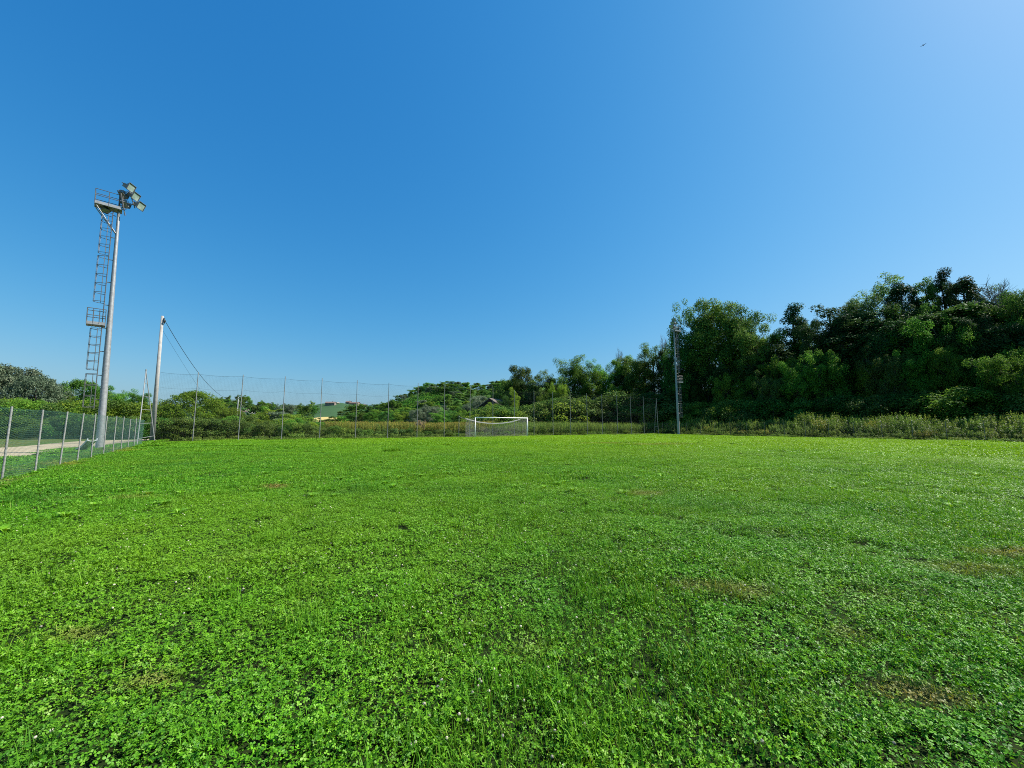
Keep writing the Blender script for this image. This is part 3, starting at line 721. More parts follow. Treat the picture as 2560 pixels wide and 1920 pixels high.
def aframe(name, label, apex, left, right, m, rungs=5, r=.035):
    o = thing(name, label, 'fence brace', (apex[0], apex[1], 0)); A = Vector((0, 0, apex[2])); off = Vector((apex[0], apex[1], 0))
    Lp, Rp = Vector(left) - off, Vector(right) - off
    for q in (Lp, Rp): MB().tube(q, A, r, r * .85, 8).build('leg', m, o)
    for k in range(rungs):
        t = (k + 1) / (rungs + .6); MB().tube(A.lerp(Lp, t), A.lerp(Rp, t), r * .6, n=6).build('rung', m, o)
    MB().tube(A - Vector((0, 0, .02)), A + Vector((0, 0, .16)), r * 1.2, n=8).build('cap', m, o)
    return o
ap = at(365, 928, 32.4)
lp = at(342, 1116, 28.2); rp = at(388, 1103, 33.2)
aframe('end_brace_frame', 'grey ladder shaped A frame closing the net beside the concrete pole', ap, (lp.x, lp.y, -.2), (rp.x, rp.y, -.1), M['postgrey'], 5)
ap = at(1640.5, 998, 66.2); lp = at(1635.5, 1080, 66.6); rp = at(1646, 1080, 65.6)
aframe('end_brace_frame', 'thin A frame closing the far end of the net near the distant mast', ap, (lp.x, lp.y, -.1), (rp.x, rp.y, -.1), M['postgrey'], 2, .04)

# --- wire mesh fences: posts + real wire
def meshfence(name, label, P0, Dv, us, h, postm, wirem, pitch, wr, u0, u1, zfun, lean=0, taut=True, diamond=True, pr=.022):
    o = thing(name, label, 'fence', (P0[0], P0[1], 0), math.atan2(Dv[1], Dv[0]))
    for u in us:
        zb = zfun(u); a = rnd.uniform(-.03, .03) + lean; b = rnd.uniform(-.03, .03)
        mb = MB().tube((u, 0, zb - .3), (u + a, b, zb + h * rnd.uniform(.98, 1.03)), pr, pr, 10); mb.build('post', postm, o)
    V, Fc = [], []
    def st(p, q): strand(p, q, wr, V, Fc)
    hw = h - .06
    if diamond:
        u = u0 - hw
        while u < u1:
            for sgn in (1, -1):
                a = u if sgn > 0 else u + hw; n = 4
                for k in range(n):
                    ua = a + sgn * hw * k / n; ub = a + sgn * hw * (k + 1) / n
                    if u0 <= ua <= u1 and u0 <= ub <= u1: st((ua, .032, zfun(ua) + .04 + hw * k / n), (ub, .032, zfun(ub) + .04 + hw * (k + 1) / n))
            u += pitch * 1.414
    else:
        u = u0
        while u < u1: st((u, .03, zfun(u) + .02), (u, .03, zfun(u) + hw)); u += pitch
        z = .05
        while z < hw:
            u = u0
            while u < u1: st((u, .03, zfun(u) + z), (min(u + 2, u1), .03, zfun(min(u + 2, u1)) + z)); u += 2
            z += pitch
    link('wire_mesh', npmesh('wire_mesh', V, [tuple(f) for f in Fc], wirem), o)
    mb = MB()
    for z in (.35, h * .52, hw):
        pts = [(u, .035, zfun(u) + z) for u in np.arange(u0, u1, 1.0)]; mb.path(pts, .0032, 4)
    mb.build('tension_wire', wirem, o)
    return o
def zl(u): p = LA + LD * u; return float(gz(p[0], p[1]))
usL = [((3.3 if False else 0), 0)]
fl_us = []
for px in (-140, 3.3, 87, 148, 192, 227, 258, 281.5, 302, 319, 334):
    a = (px - 1280) / F; fl_us.append((a * cp * LA[1] - a * H * sp - LA[0]) / (LD[0] - a * cp * LD[1]))
fl_us = [fl_us[1] - 4.6, fl_us[1] - 2.3] + fl_us[1:]
meshfence('mesh_fence', 'green wire mesh fence on mottled grey posts along the left touchline', LA, LD, fl_us, 1.87, M['postwhite'], M['greenwire'], .055, .0014, fl_us[0], fl_us[-1] + 4.0, zl, lean=.02)
pr_ = gp(171.4, 1098); PR = np.array(pr_)
meshfence('mesh_fence', 'far green mesh fence across the gravel road on two thin white posts', PR, np.array([.92, .39]), [0, 21], 1.9, M['postwhite'], M['greenwire'], .09, .002, -12, 26, lambda u: float(gz(*(PR + np.array([.92, .39]) * u))), lean=.08)
def zr(u): p = RA + RD * u; return float(gz(p[0], p[1]))
meshfence('mesh_fence', 'low wire fence with thin dark posts half sunk in weeds below the wood', RA, RD, [-.2, 2.1] + [2.1 + 2.33 * k for k in range(1, 20)], 1.9, M['galvdark'], M['netdark'], .12, .0014, -1, 47, zr, pr=.022)
# two leaning posts and a few stakes in the hedge behind the net
for (px, pyt, pyb, Y, lab) in ((463, 1054, 1100, 38.5, 'short white post leaning right in front of the round tree'), (573, 1058, 1098, 40.5, 'short white post standing between the first two net posts by the hedge'),
                               (662, 1074, 1094, 43, 'stubby white stake poking out of the hedge foot')):
    a = at(px, pyt, Y); b = at(px - 3 if px < 500 else px, pyb, Y); o = thing('stake', lab, 'post', (b.x, b.y, b.z)); A = a - Vector((b.x, b.y, b.z))
    MB().tube((0, 0, -.4), A, .035, .033, 8).tube(A, A + Vector((0, 0, .02)), .038, .03, 8).build('shaft', M['postwhite'], o)
    MB().tube(A * .9 + Vector((-.05, 0, 0)), A * .9 + Vector((.05, 0, 0)), .008, n=5).build('wire_clip', M['cable'], o)

# ================================================================== GOAL
gL = Vector((*gnd(1188, 46.6), 0)); gd = Vector((math.cos(R(28.5)), math.sin(R(28.5)), 0))
gL.z = float(gz(gL.x, gL.y)) - .02
goal = thing('football_goal', 'white football goal with its net sagging behind it in front of the tall fence', 'goal', gL, R(28.5))
for x in (0, 7.32): MB().tube((x, 0, -.1), (x, 0, 2.44), .06, .06, 14).build('goalpost', M['white'], goal, True)
MB().tube((-.06, 0, 2.44), (7.38, 0, 2.44), .06, .06, 14).build('crossbar', M['white'], goal, True)
for x in (.0, 7.32):
    mb = MB().path([(x, .06, 2.40), (x, .75, 2.34), (x, .9, 2.2)], .017, 6)
    mb.build('net_stanchion', M['white'], goal)
V, Fc = [], []
BY = 1.75
def topz(x): return 1.80 + .62 * ((x - 3.4) / 4.0) ** 2 if x < 7.4 else 2.4
def edge(x):                                                      # top rope of rear net, sagging
    return max(1.78, topz(x)) - .05
xs = np.arange(-.55, 7.55, .13)
for x in xs:
    zt = edge(x); n = 8
    pts = [(x + .03 * math.sin(9 * t + x), BY + .12 * math.sin(3 * t) - .22 * t * (1 - t), zt * (1 - t) + .03 * t) for t in np.linspace(0, 1, n)]
    for a, b in zip(pts[:-1], pts[1:]): strand(a, b, .0062, V, Fc)
for k in range(15):
    t = k / 15; pts = [(x, BY + .12 * math.sin(3 * t) - .22 * t * (1 - t) + .02 * math.sin(x * 5 + k), edge(x) * (1 - t) + .03 * t - .012 * math.sin(x * 7 + k * 2)) for x in xs]
    for a, b in zip(pts[:-1], pts[1:]): strand(a, b, .0062, V, Fc)
for x0, x1 in ((0, -.5), (7.32, 7.5)):                              # side panels
    for k in range(14):
        t = k / 14; za = 2.3 * (1 - t) + .03; zb = edge(x1) * (1 - t) + .03; pr = None
        for q in np.linspace(0, 1, 7):
            p = (x0 + (x1 - x0) * q, .06 + (BY - .06) * q, za + (zb - za) * q - .12 * q * (1 - q))
            if pr: strand(pr, p, .0045, V, Fc)
            pr = p
    for q in np.linspace(.06, .95, 12):
        zt = 2.3 + (edge(x1) - 2.3) * q; strand((x0 + (x1 - x0) * q, .06 + (BY - .06) * q, zt - .12 * q * (1 - q)), (x0 + (x1 - x0) * q, .06 + (BY - .06) * q, .03), .0045, V, Fc)
link('net', npmesh('goal_net', V, [tuple(f) for f in Fc], M['rope']), goal)
mb = MB(); mb.path([(x, BY, edge(x)) for x in np.arange(-.6, 7.6, .25)], .045, 6); mb.path([(x, BY - .03, edge(x) - .06 + .02 * math.sin(4 * x)) for x in np.arange(-.6, 7.3, .25)], .03, 5)
mb.build('gathered_net_edge', M['rope'], goal)
# rope poles behind the goal
def pole_at(px, pyt, Y, r, name, lab, cat, m, pyb=None):
    a = at(px, pyt, Y); x, y = a.x, a.y; z = float(gz(x, y)) if pyb is None else at(px, pyb, Y).z
    o = thing(name, lab, cat, (x, y, z)); MB().tube((0, 0, -.3), (0, 0, a.z - z), r, r * .9, 8).build('shaft', m, o); return o, a, z
oL, aL, zL_ = pole_at(1147.6, 1040.5, 48.0, .035, 'net_pole', 'thin grey pole left of the goal holding up the net rope', 'pole', M['postgrey'])
oR, aR, zR_ = pole_at(1316.5, 1045, 51.9, .035, 'net_pole', 'thin pole just inside the right goalpost behind the goal', 'pole', M['postgrey'])
for o, a, z in ((oL, aL, zL_), (oR, aR, zR_)): MB().tube((-.06, 0, a.z - z - .03), (.06, 0, a.z - z - .03), .015, n=6).build('hook', M['postgrey'], o)
e0 = goal.matrix_basis @ Vector((-.6, BY, edge(-.6))); 
ro = thing('net_rope', 'slack pale rope from the pole left of the goal to the net edge', 'rope', (aL.x, aL.y, aL.z))
MB().path([(Vector((0, 0, 0)).lerp(e0 - aL, t) - Vector((0, 0, .35 * t * (1 - t)))) for t in np.linspace(0, 1, 10)], .028, 5).build('cord', M['rope'], ro)
MB().tube((-.05, 0, 0), (.05, 0, 0), .04, n=8).build('knot', M['rope'], ro)

# ================================================================== FLOODLIGHT MASTS
PH = 16.0
def lamp(parent, c, az, tilt, w=.54, h=.48):
    c = Vector(c); Mx = Matrix.Rotation(az, 3, 'Z') @ Matrix.Rotation(tilt, 3, 'Y')      # face along +x, tilt turns it down
    mb = MB(); fr = [(0, sy * w / 2, sz * h / 2) for sy, sz in ((-1, -1), (1, -1), (1, 1), (-1, 1))]; bk = [(-.26, sy * w * .25, sz * h * .25) for sy, sz in ((-1, -1), (1, -1), (1, 1), (-1, 1))]
    mb.v = [c + Mx @ Vector(p) for p in fr + bk]; mb.f = [[4, 7, 6, 5]] + [[k, (k + 1) % 4, 4 + (k + 1) % 4, 4 + k] for k in range(4)]
    mb.box(c + Mx @ Vector((-.36, 0, 0)), (.2, .26, .24), Mx)
    lo = mb.build('floodlight', M['lamphouse'], parent)
    g = MB(); g.v = [c + Mx @ Vector((-.015, p[1] * .95, p[2] * .95)) for p in fr]; g.f = [[0, 1, 2, 3]]; g.build('glass', M['glass'], lo)
    r = MB()
    for k in range(4): r.tube(c + Mx @ Vector(fr[k]), c + Mx @ Vector(fr[(k + 1) % 4]), .022, n=6)
    r.build('rim', M['galvdark'], lo)
    y = MB().path([c + Mx @ Vector(p) for p in ((-.1, -w / 2 - .02, 0), (-.42, -w / 2 - .02, .05), (-.46, 0, .05), (-.42, w / 2 + .02, .05), (-.1, w / 2 + .02, 0))], .018, 5); y.build('yoke', M['galvdark'], lo)
def mast(name, label, loc, rz, scale=1.0, tilt=0.0, mirror=False):
    o = thing(name, label, 'floodlight mast', loc, rz, 'floodlight masts', scale)
    if mirror: o.scale = (scale, -scale, scale)
    o.rotation_euler = (Matrix.Rotation(tilt, 3, 'Y') @ Matrix.Rotation(rz, 3, 'Z')).to_euler()
    mb = MB()
    secs = [(-.4, .195), (5.2, .165), (10.6, .12), (PH, .075)]
    for (za, ra_), (zb, rb) in zip(secs[:-1], secs[1:]): mb.tube((0, 0, za), (0, 0, zb), ra_, rb, 20, False)
    pole = mb.build('pole', M['galv'], o, True)
    # cable ladder with stringers and rungs, on the -x side
    mb = MB(); LX = -.38
    lz0, lz1 = 2.6, PH - .1
    for sy in (-.2, .2): mb.tube((LX, sy, lz0), (LX + .12, sy, lz1), .024, n=6)
    z = lz0 + .1
    while z < lz1: mb.tube((LX + .12 * (z - lz0) / (lz1 - lz0), -.2, z), (LX + .12 * (z - lz0) / (lz1 - lz0), .2, z), .012, n=5); z += .29
    z = lz0 + .6
    while z < lz1: mb.tube((LX + .1 * z / PH, 0, z), (-.1, 0, z), .026, n=6); z += 1.55
    mb.build('ladder', M['galvdark'], o)
    def cage(z0, z1, hoops):
        mb = MB(); W_ = .52
        def arc(z): 
            cx_ = LX + .12 * (z - lz0) / (lz1 - lz0); return [Vector((cx_ + .02 - W_ * .0 - (W_ * math.sin(t)), 0.30 * math.cos(t), z)) for t in np.linspace(0.0, math.pi, 9)]
        for k in range(hoops):
            z = z0 + (z1 - z0) * k / (hoops - 1); mb.path(arc(z), .017, 5)
        A, B = arc(z0), arc(z1)
        for j in (1, 3, 4, 5, 7): mb.tube(A[j], B[j], .013, n=5)
        mb.build('safety_cage', M['galvdark'], o)
    cage(12.85, PH - .4, 6); cage(9.55, 12.6, 6); cage(5.1, 7.75, 6); cage(2.7, 4.8, 4)
    def basket(name, x0, x1, y0, y1, z, hh, m=M['galvdark'], bars=3):
        b = MB(); b.box(((x0 + x1) / 2, (y0 + y1) / 2, z), (x1 - x0, y1 - y0, .03))
        for k in range(5): b.box((x0 + (x1 - x0) * (k + .5) / 5, (y0 + y1) / 2, z - .05), (.04, y1 - y0 - .02, .06))
        d = b.build(name, M['galv'], o)
        f = MB(); 
        for y in (y0, y1): f.box(((x0 + x1) / 2, y, z + .05), (x1 - x0 + .02, .02, .19))
        for x in (x0, x1): f.box((x, (y0 + y1) / 2, z + .05), (.02, y1 - y0 - .02, .19))
        f.build('kick_plate', M['galv'], d)
        rl = MB(); cs = [(x0, y0), (x1, y0), (x1, y1), (x0, y1)]
        for q, (a, b_) in enumerate(zip(cs, cs[1:] + cs[:1])):
            for zz in (hh, hh * .55): rl.tube((*a, z + zz), (*b_, z + zz), .02, n=6)
            for t in np.linspace(0, 1, bars)[:-1]: rl.tube((a[0] + (b_[0] - a[0]) * t, a[1] + (b_[1] - a[1]) * t, z), (a[0] + (b_[0] - a[0]) * t, a[1] + (b_[1] - a[1]) * t, z + hh), .018, n=6)
        rl.build('railing', m, d)
    basket('top_platform', -1.12, .14, -.36, .36, PH + .05, .95)
    basket('rest_platform', -1.02, -.2, -.34, .34, 8.0, 1.0, bars=4)
    MB().tube((-1.06, -.3, PH - .05), (-.08, -.07, PH - 1.6), .03, n=6).build('platform_strut', M['galv'], o)
    MB().tube((-1.06, .3, PH - .05), (-.08, .07, PH - 1.6), .03, n=6).build('platform_strut', M['galv'], o)
    # head frame: two raking bars carrying floodlights
    hf = MB()
    b1a, b1b = Vector((.42, -.35, PH + 1.75)), Vector((1.28, .15, PH + .30)); b2a, b2b = Vector((.0, -.46, PH + 1.25)), Vector((.30, -.40, PH - .35))
    b1a, b1b = Vector((.36, -.46, PH + 1.62)), Vector((.74, -.42, PH + .35))
    hf.tube(b1a, b1b, .03, n=6).tube(b2a, b2b, .03, n=6)
    for za, xb in ((1.25, .48), (.55, .69)):
        hf.tube((-.05, -.34, PH + za), (xb, -.45, PH + za + .03), .026, n=6); hf.tube((.0, .34, PH + za), (xb, -.44, PH + za + .03), .022, n=6)
    hf.tube((-.0, 0, PH), (.0, 0, PH + 1.3), .05, n=8).tube((.0, 0, PH + .1), (.36, -.52, PH + .1), .025, n=6)
    hf.build('head_frame', M['galvdark'], o)
    for t, dx in ((.04, .12), (.45, .22), (.90, .34)): c = b1a.lerp(b1b, t); lamp(o, c + Vector((dx, -.06, .1)), R(-38), R(22))
    for t, dx in ((.12, .16), (.5, .18)): c = b2a.lerp(b2b, t); lamp(o, c + Vector((dx + .02, .42, .06)), R(62), R(22), .42, .38)
    lamp(o, (-.62, .05, PH - .2), R(-60), R(70), .42, .4)
    return o
mx_, my_ = gnd(248.7, 26.0)
mz = float(gz(mx_, my_))
mast('floodlight_mast', 'near floodlight mast with caged ladder and two platforms outside the left fence', (mx_, my_, mz), R(47), (at(296, 528, 26.0).z - mz) / PH, -R(1.9))
rx_, ry_ = gnd(1697, 61.0)
mast('floodlight_mast', 'distant floodlight mast standing in front of the dark wood', (rx_, ry_, float(gz(rx_, ry_))), R(203), (at(1697, 829, 61.0).z) / PH, mirror=True)

# white trough leaning by the near mast
a = at(231, 1101, 22.5); b = gp(198, 1126)
tz = float(gz(*b)); A = Vector((b[0], b[1], tz + .05)); B = Vector((a.x, a.y, a.z)); d = (B - A)
tro = thing('trough', 'white sheet metal chute leaning beside the foot of the near floodlight mast', 'chute', A)
side = d.cross(Vector((0, 0, 1))).normalized(); up = side.cross(d).normalized(); mb = MB(); prof = [(-.2, .12), (-.2, 0), (-.08, -.05), (.08, -.05), (.2, 0), (.2, .12), (.17, .12), (.16, .02), (.07, -.02), (-.07, -.02), (-.16, .02), (-.17, .12)]
NS = 8
for k in range(NS + 1):
    t = k / NS; c = d * t + up * (-.12 * math.sin(math.pi * t))
    for (s, u_) in prof: mb.v.append(c + side * s + up * u_)
n = len(prof)
for k in range(NS):
    for q in range(n): mb.f.append([k * n + q, k * n + (q + 1) % n, (k + 1) * n + (q + 1) % n, (k + 1) * n + q])
mb.f.append(list(range(n))[::-1]); mb.f.append([NS * n + q for q in range(n)])
mb.build('channel', M['sheetwhite'], tro); MB().tube(d * .93 - up * .06 - side * .05, Vector((d.x * .93, d.y * .93, -.1)), .03, n=6).build('prop', M['postgrey'], tro)

# ================================================================== POWER POLES AND LINES
x, y = gnd(380, 35); zt = at(401, 790, 35).z; z0 = float(gz(x, y))
pa = thing('utility_pole', 'tapered concrete utility pole behind the A frame at the net corner', 'utility pole', (x, y, z0))
tx = at(401, 790, 35).x - x
MB().tube((0, 0, -.3), (tx * .5, 0, zt - z0), .19, .10, 16).build('pole_shaft', M['concrete'], pa, True)
tp = Vector((x + tx * .5, y, zt)); mb = MB(); base = tp - Vector((x, y, z0))
mb.box(base + Vector((.12, 0, -.25)), (.25, .05, .06)); mb.box(base + Vector((.2, 0, -.45)), (.08, .08, .35)); mb.tube(base + Vector((.2, 0, -.7)), base + Vector((.34, -.02, -.42)), .05, .04, 8); mb.tube(base + Vector((.12, 0, -.9)), base + Vector((.3, 0, -.62)), .02, n=6)
mb.build('cable_clamp', M['galvdark'], pa)
def smallpole(px, pyt, Y, r, lab, tilt=0):
    a = at(px, pyt, Y); z = -.3; o = thing('utility_pole', lab, 'utility pole', (a.x, a.y, z), 0, None)
    MB().tube((0, 0, 0), (tilt, 0, a.z - z), r, r * .65, 8).build('pole_shaft', M['palecable'], o); MB().box((tilt, 0, a.z - z - .25), (.5, .08, .08)).build('crossarm', M['postgrey'], o); return a
pB = smallpole(596, 993, 92, .16, 'pale utility pole rising behind the hedge right of the round tree')
pC = smallpole(637, 1032, 150, .16, 'short looking pale utility pole receding over the hedge'); pD = smallpole(655, 1040.5, 210, .16, 'smallest and farthest pale utility pole above the hedge')
def cable(name, lab, p, q, sag, r, m):
    p, q = Vector(p), Vector(q); o = thing(name, lab, 'cable', p)
    MB().path([(q - p) * t - Vector((0, 0, sag * 4 * t * (1 - t))) for t in np.linspace(0, 1, 28)], r, 5).build('strand', m, o)
    MB().tube((0, 0, -.06), (0, 0, .06), r * 2.2, n=6).build('end_clamp', M['cable'], o)
cable('overhead_cable', 'thick black overhead cable dropping from the concrete pole behind the round tree', tp + Vector((.3, 0, -.5)), pB + Vector((0, 0, -.3)), 2.6, .024, M['cable'])
q = at(505, 972, 52)
cable('guy_wire', 'thin wire running down from the concrete pole below the thick cable', tp + Vector((.1, 0, -1.3)), at(560, 1056, 58), .35, .008, M['cable'])
cable('overhead_cable', 'sagging pale cable end reaching the middle utility pole over the hedge', pB + Vector((0, 0, -.4)), pC, 1.6, .035, M['palecable'])
cable('overhead_cable', 'short pale cable between the two farthest utility poles', pC, pD + Vector((0, 0, -.2)), 1.8, .05, M['palecable'])

# ================================================================== BUILDINGS
def house(name, label, px, pyt, Y, w, dpt, hw, hr, rz, wm, rm, wins=2, z=None, cat='house'):
    a = at(px, pyt, Y); z = a.z - hw - hr if z is None else z
    o = thing(name, label, cat, (a.x, a.y, z), R(rz)); wb = MB(); e = .5
    H2 = a.z - z; hw = H2 - hr
    wb.v = [Vector(p) for p in ((-w / 2, -dpt / 2, -3), (w / 2, -dpt / 2, -3), (w / 2, dpt / 2, -3), (-w / 2, dpt / 2, -3), (-w / 2, -dpt / 2, hw), (w / 2, -dpt / 2, hw), (w / 2, dpt / 2, hw), (-w / 2, dpt / 2, hw), (-w / 2, 0, hw + hr - .15), (w / 2, 0, hw + hr - .15))]
    wb.f = [[0, 1, 5, 4], [1, 2, 6, 9, 5], [2, 3, 7, 6], [3, 0, 4, 8, 7]]; wb.build('wall', wm, o)
    rb = MB(); s = hr / (dpt / 2)
    for sg in (-1, 1):
        i = len(rb.v); y1 = sg * (dpt / 2 + e); z1 = hw - e * s
        for dz in (0, .22):
            rb.v += [Vector((-w / 2 - e, y1, z1 + dz)), Vector((w / 2 + e, y1, z1 + dz)), Vector((w / 2 + e, 0, hw + hr + dz)), Vector((-w / 2 - e, 0, hw + hr + dz))]
        rb.f += [[i, i + 1, i + 2, i + 3], [i + 4, i + 7, i + 6, i + 5], [i, i + 4, i + 5, i + 1], [i + 3, i + 2, i + 6, i + 7], [i, i + 3, i + 7, i + 4], [i + 1, i + 5, i + 6, i + 2]]
    rf = rb.build('roof', rm, o)
    for k in range(wins):
        xx = -w / 2 + w * (k + .5) / wins; MB().box((xx, -dpt / 2 - .02, hw * .55), (w * .09 + .4, .1, hw * .28)).build('window', M['windark'], o)
        MB().box((xx, -dpt / 2 - .03, hw * .55 - hw * .14 - .08), (w * .09 + .6, .18, .1)).build('window_sill', wm, o)
    if wins: MB().box((w * .2, 0, hw + hr + .2), (.6, .6, 1.2)).build('chimney', wm, rf)
    return o
house('farmhouse', 'white walled farmhouse with clay roof below the dark ridge', 622, 1024, 240, 4.5, 6, 3.6, 1.4, 12, M['plaster'], M['rooftile'], 2)
house('farmhouse', 'long low house with brown roof beside the trees left of the white house', 608, 1025, 250, 8, 7, 3.0, 1.6, -10, M['barnwall'], M['rooftile'], 2)
def onhill(px, t): x, y, z = h_f(px, t); return x, y, z
for (nm, lab, px, t, w, rz) in (('farmhouse', 'clay roofed farmhouse below the pale track on the far hill', 824, .72, 11, 8), ('farmhouse', 'long farmhouse roof on the right shoulder of the far hill', 884, .93, 13, -6),
                                ('farmhouse', 'small red roofed house at the right end of the far hilltop farm', 905, .9, 8, 10), ('farmhouse', 'small pale house just left of the hilltop farm', 869, .96, 6, 0)):
    x, y, z = h_f(px, t); o = house(nm, lab, px, 1000, y, w, 8, 2.6, 1.7, rz, M['stone'], M['rooftile'], 3, z=None)
    o.location = (x, y, z)
    for c in o.children:
        pass
house('barn', 'dark barn with a weathered brown roof half hidden under the wood', 1240, 999, 96, 5.5, 6.5, 6.2, 2.0, 62, M['barnwall'], M['barnroof'], 0, cat='barn', z=0)

# ================================================================== PLANTS
def Dr(px, s):
    a = (px - 1280) / F; return min((53.77 + s) / max(.875 * a + .484, .1), 79 + s * 1.1)
# --- the wood on the right: back row follows the skyline
back = [(1246, 960, 20, 'broad', 'oak', .8), (1302, 912, 18, 'broad', 'oak', .75), (1352, 923, 16, 'airy', 'pale', 1.1), (1392, 934, 13, 'broad', 'mid', .8), (1437, 886, 16, 'airy', 'pale', 1.15), (1478, 908, 14, 'broad', 'mid', .8),
        (1514, 900, 15, 'broad', 'mid', .8), (1560, 893, 17, 'broad', 'mid', .8), (1600, 884, 15, 'broad', 'oak', .8), (1628, 853, 16, 'airy', 'mid', .9), (1662, 872, 16, 'broad', 'ivy', .5),
        (1703, 802, 15, 'round', 'oak', .45), (1750, 744, 17, 'broad', 'oak', .6), (1795, 748, 18, 'broad', 'oak', .75), (1842, 766, 17, 'broad', 'oak', .65), (1890, 800, 16, 'broad', 'oak', .65), (1932, 822, 18, 'airy', 'oak', .7),
        (1974, 758, 19, 'column', 'ivy', 1.0), (2014, 812, 20, 'column', 'oak', 1.0), (2045, 800, 16, 'broad', 'ivy', .5), (2076, 760, 19, 'column', 'ivy', 1.25), (2112, 784, 18, 'broad', 'ivy', .5), (2150, 742, 21, 'airy', 'pale', .8), (2188, 692, 23, 'airy', 'pale', 1.1),
        (2250, 704, 22, 'column', 'ivy', .9), (2306, 692, 24, 'column', 'oak', .75), (2346, 672, 25, 'column', 'ivy', .7), (2402, 694, 23, 'column', 'ivy', 1.0), (2440, 755, 21, 'broad', 'ivy', .45),
        (2532, 714, 24, 'broad', 'pale', .6), (2565, 730, 20, 'broad', 'oak', .6), (2640, 690, 21, 'broad', 'oak', .7), (2730, 690, 20, 'broad', 'mid', .7), (2840, 660, 19, 'broad', 'oak', .75)]
ORD = ['first', 'second', 'third', 'fourth', 'fifth', 'sixth', 'seventh', 'eighth', 'ninth', 'tenth', 'eleventh', 'twelfth', 'thirteenth', 'fourteenth', 'fifteenth', 'sixteenth', 'seventeenth', 'eighteenth', 'nineteenth', 'twentieth', 'twenty first', 'twenty second', 'twenty third', 'twenty fourth', 'twenty fifth', 'twenty sixth', 'twenty seventh', 'twenty eighth', 'twenty ninth', 'thirtieth', 'thirty first', 'thirty second', 'thirty third', 'thirty fourth']
KW = dict(dome='dome shaped', broad='broad crowned', column='narrow ivy clad', airy='airy open crowned', bush='bushy', lowbush='low spreading', round='rounded', far='small', bare='bare')
CW = dict(oak='dark green', ivy='blackish green', pale='pale green', mid='mid green', yellow='yellow green', hedge='dull green', grey='silvery grey', vine='vine green')
back += [(1992, 806, 20, 'column', 'oak', .6), (2094, 792, 20, 'column', 'ivy', .6), (2126, 744, 22, 'airy', 'oak', .55), (2222, 728, 22, 'column', 'ivy', .55), (2276, 716, 23, 'column', 'ivy', .55), (2326, 704, 24, 'column', 'oak', .5), (2376, 706, 24, 'column', 'ivy', .55), (2424, 722, 23, 'airy', 'oak', .5), (2456, 742, 22, 'column', 'ivy', .6), (2506, 738, 23, 'airy', 'oak', .6)]
back.sort(key=lambda b: b[0])
nL = sum(1 for b in back if b[0] < 1697)
for i, (px, top, s, kind, lm, w) in enumerate(back):
    ref = ('%s tree left of the distant mast on the skyline' % ORD[nL - 1 - i]) if i < nL else ('%s skyline tree counting right from the distant mast' % ORD[i - nL])
    plant('broadleaf_tree', kind, lm, px, Dr(px, s), top, wid=w, seed=i % 3, label='%s %s, %s' % (KW[kind], CW[lm], ref), group='skyline trees of the wood')
for (px, top, s, w, lab) in ((1550, 866, 18, .55, 'leafless tree poking above the mid green trees left of the distant mast'), (1660, 833, 18, .5, 'small leafless tree top just left of the distant mast lamps'), (2476, 692, 22, .95, 'large bare branched dead tree on the skyline near the right edge'), (2500, 720, 22, .6, 'smaller dead tree beside the large bare one near the right edge')):
    plant('dead_tree', 'bare', None, px, Dr(px, s), top, wid=w, seed=1, label=lab, group='dead trees of the wood')
def row(name, n, px0, px1, topf, s0, s1, kinds, wid, lab, cat, group, jit=14, topj=26):
    for i in range(n):
        px = px0 + (px1 - px0) * (i + .5) / n + rnd.uniform(-jit, jit); top = topf(px) + rnd.uniform(-topj, topj); s = rnd.uniform(s0, s1)
        kind, lm = kinds[rnd.randrange(len(kinds))]
        plant(name, kind, lm, px, Dr(px, s), top, wid=wid * rnd.uniform(.85, 1.2) * (2.6 if kind == 'column' else 1), label=lab(i, kind, lm), cat=cat, group=group)
ip = lambda pts: (lambda px: float(np.interp(px, [p[0] for p in pts], [p[1] for p in pts])))
row('broadleaf_tree', 30, 1270, 2640, ip([(1270, 965), (1450, 935), (1640, 925), (1720, 850), (1900, 860), (1980, 850), (2100, 800), (2200, 765), (2450, 762), (2560, 755)]), 17, 20, [('broad', 'oak'), ('column', 'mid'), ('column', 'ivy'), ('column', 'oak')], .7,
    lambda i, k, l: '%s %s tree, %s from the left in the middle row' % (KW[k], CW[l], ORD[i]), 'tree', 'middle row trees of the wood')
row('broadleaf_tree', 22, 1290, 2640, ip([(1290, 1000), (1640, 965), (1800, 930), (2000, 905), (2300, 890), (2560, 880)]), 12.5, 14.5, [('broad', 'oak'), ('round', 'mid'), ('broad', 'hedge'), ('broad', 'mid'), ('broad', 'oak')], .62,
    lambda i, k, l: '%s %s tree, %s from the left in the front row' % (KW[k], CW[l], ORD[i]), 'tree', 'front row trees of the wood')
row('shrub', 30, 1330, 2640, ip([(1330, 1030), (1640, 1010), (1900, 1000), (2560, 965)]), 8.5, 10.5, [('bush', 'oak'), ('bush', 'mid'), ('bush', 'hedge')], 1.1,
    lambda i, k, l: '%s %s shrub, %s from the left at the foot of the wood' % (KW[k], CW[l], ORD[i]), 'shrub', 'shrubs at the foot of the wood', topj=10)
for i, (px, top, D) in enumerate((q[0], q[1], q[2] + 4) for q in ((1655, 1000, 70), (1690, 1012, 68), (1720, 1016, 66), (1752, 1020, 63), (1785, 1018, 61), (1822, 1012, 59), (1852, 1020, 57), (1410, 1000, 72), (1450, 1006, 73), (1610, 1012, 72))):
    plant('creeper_shrub', 'lowbush', 'yellow' if i % 2 else 'hedge', px, D, top, wid=1.1, seed=i % 3, label='sunlit light green creeper mound, %s of those around the distant mast' % ORD[i], cat='shrub', group='sunlit creeper mounds')
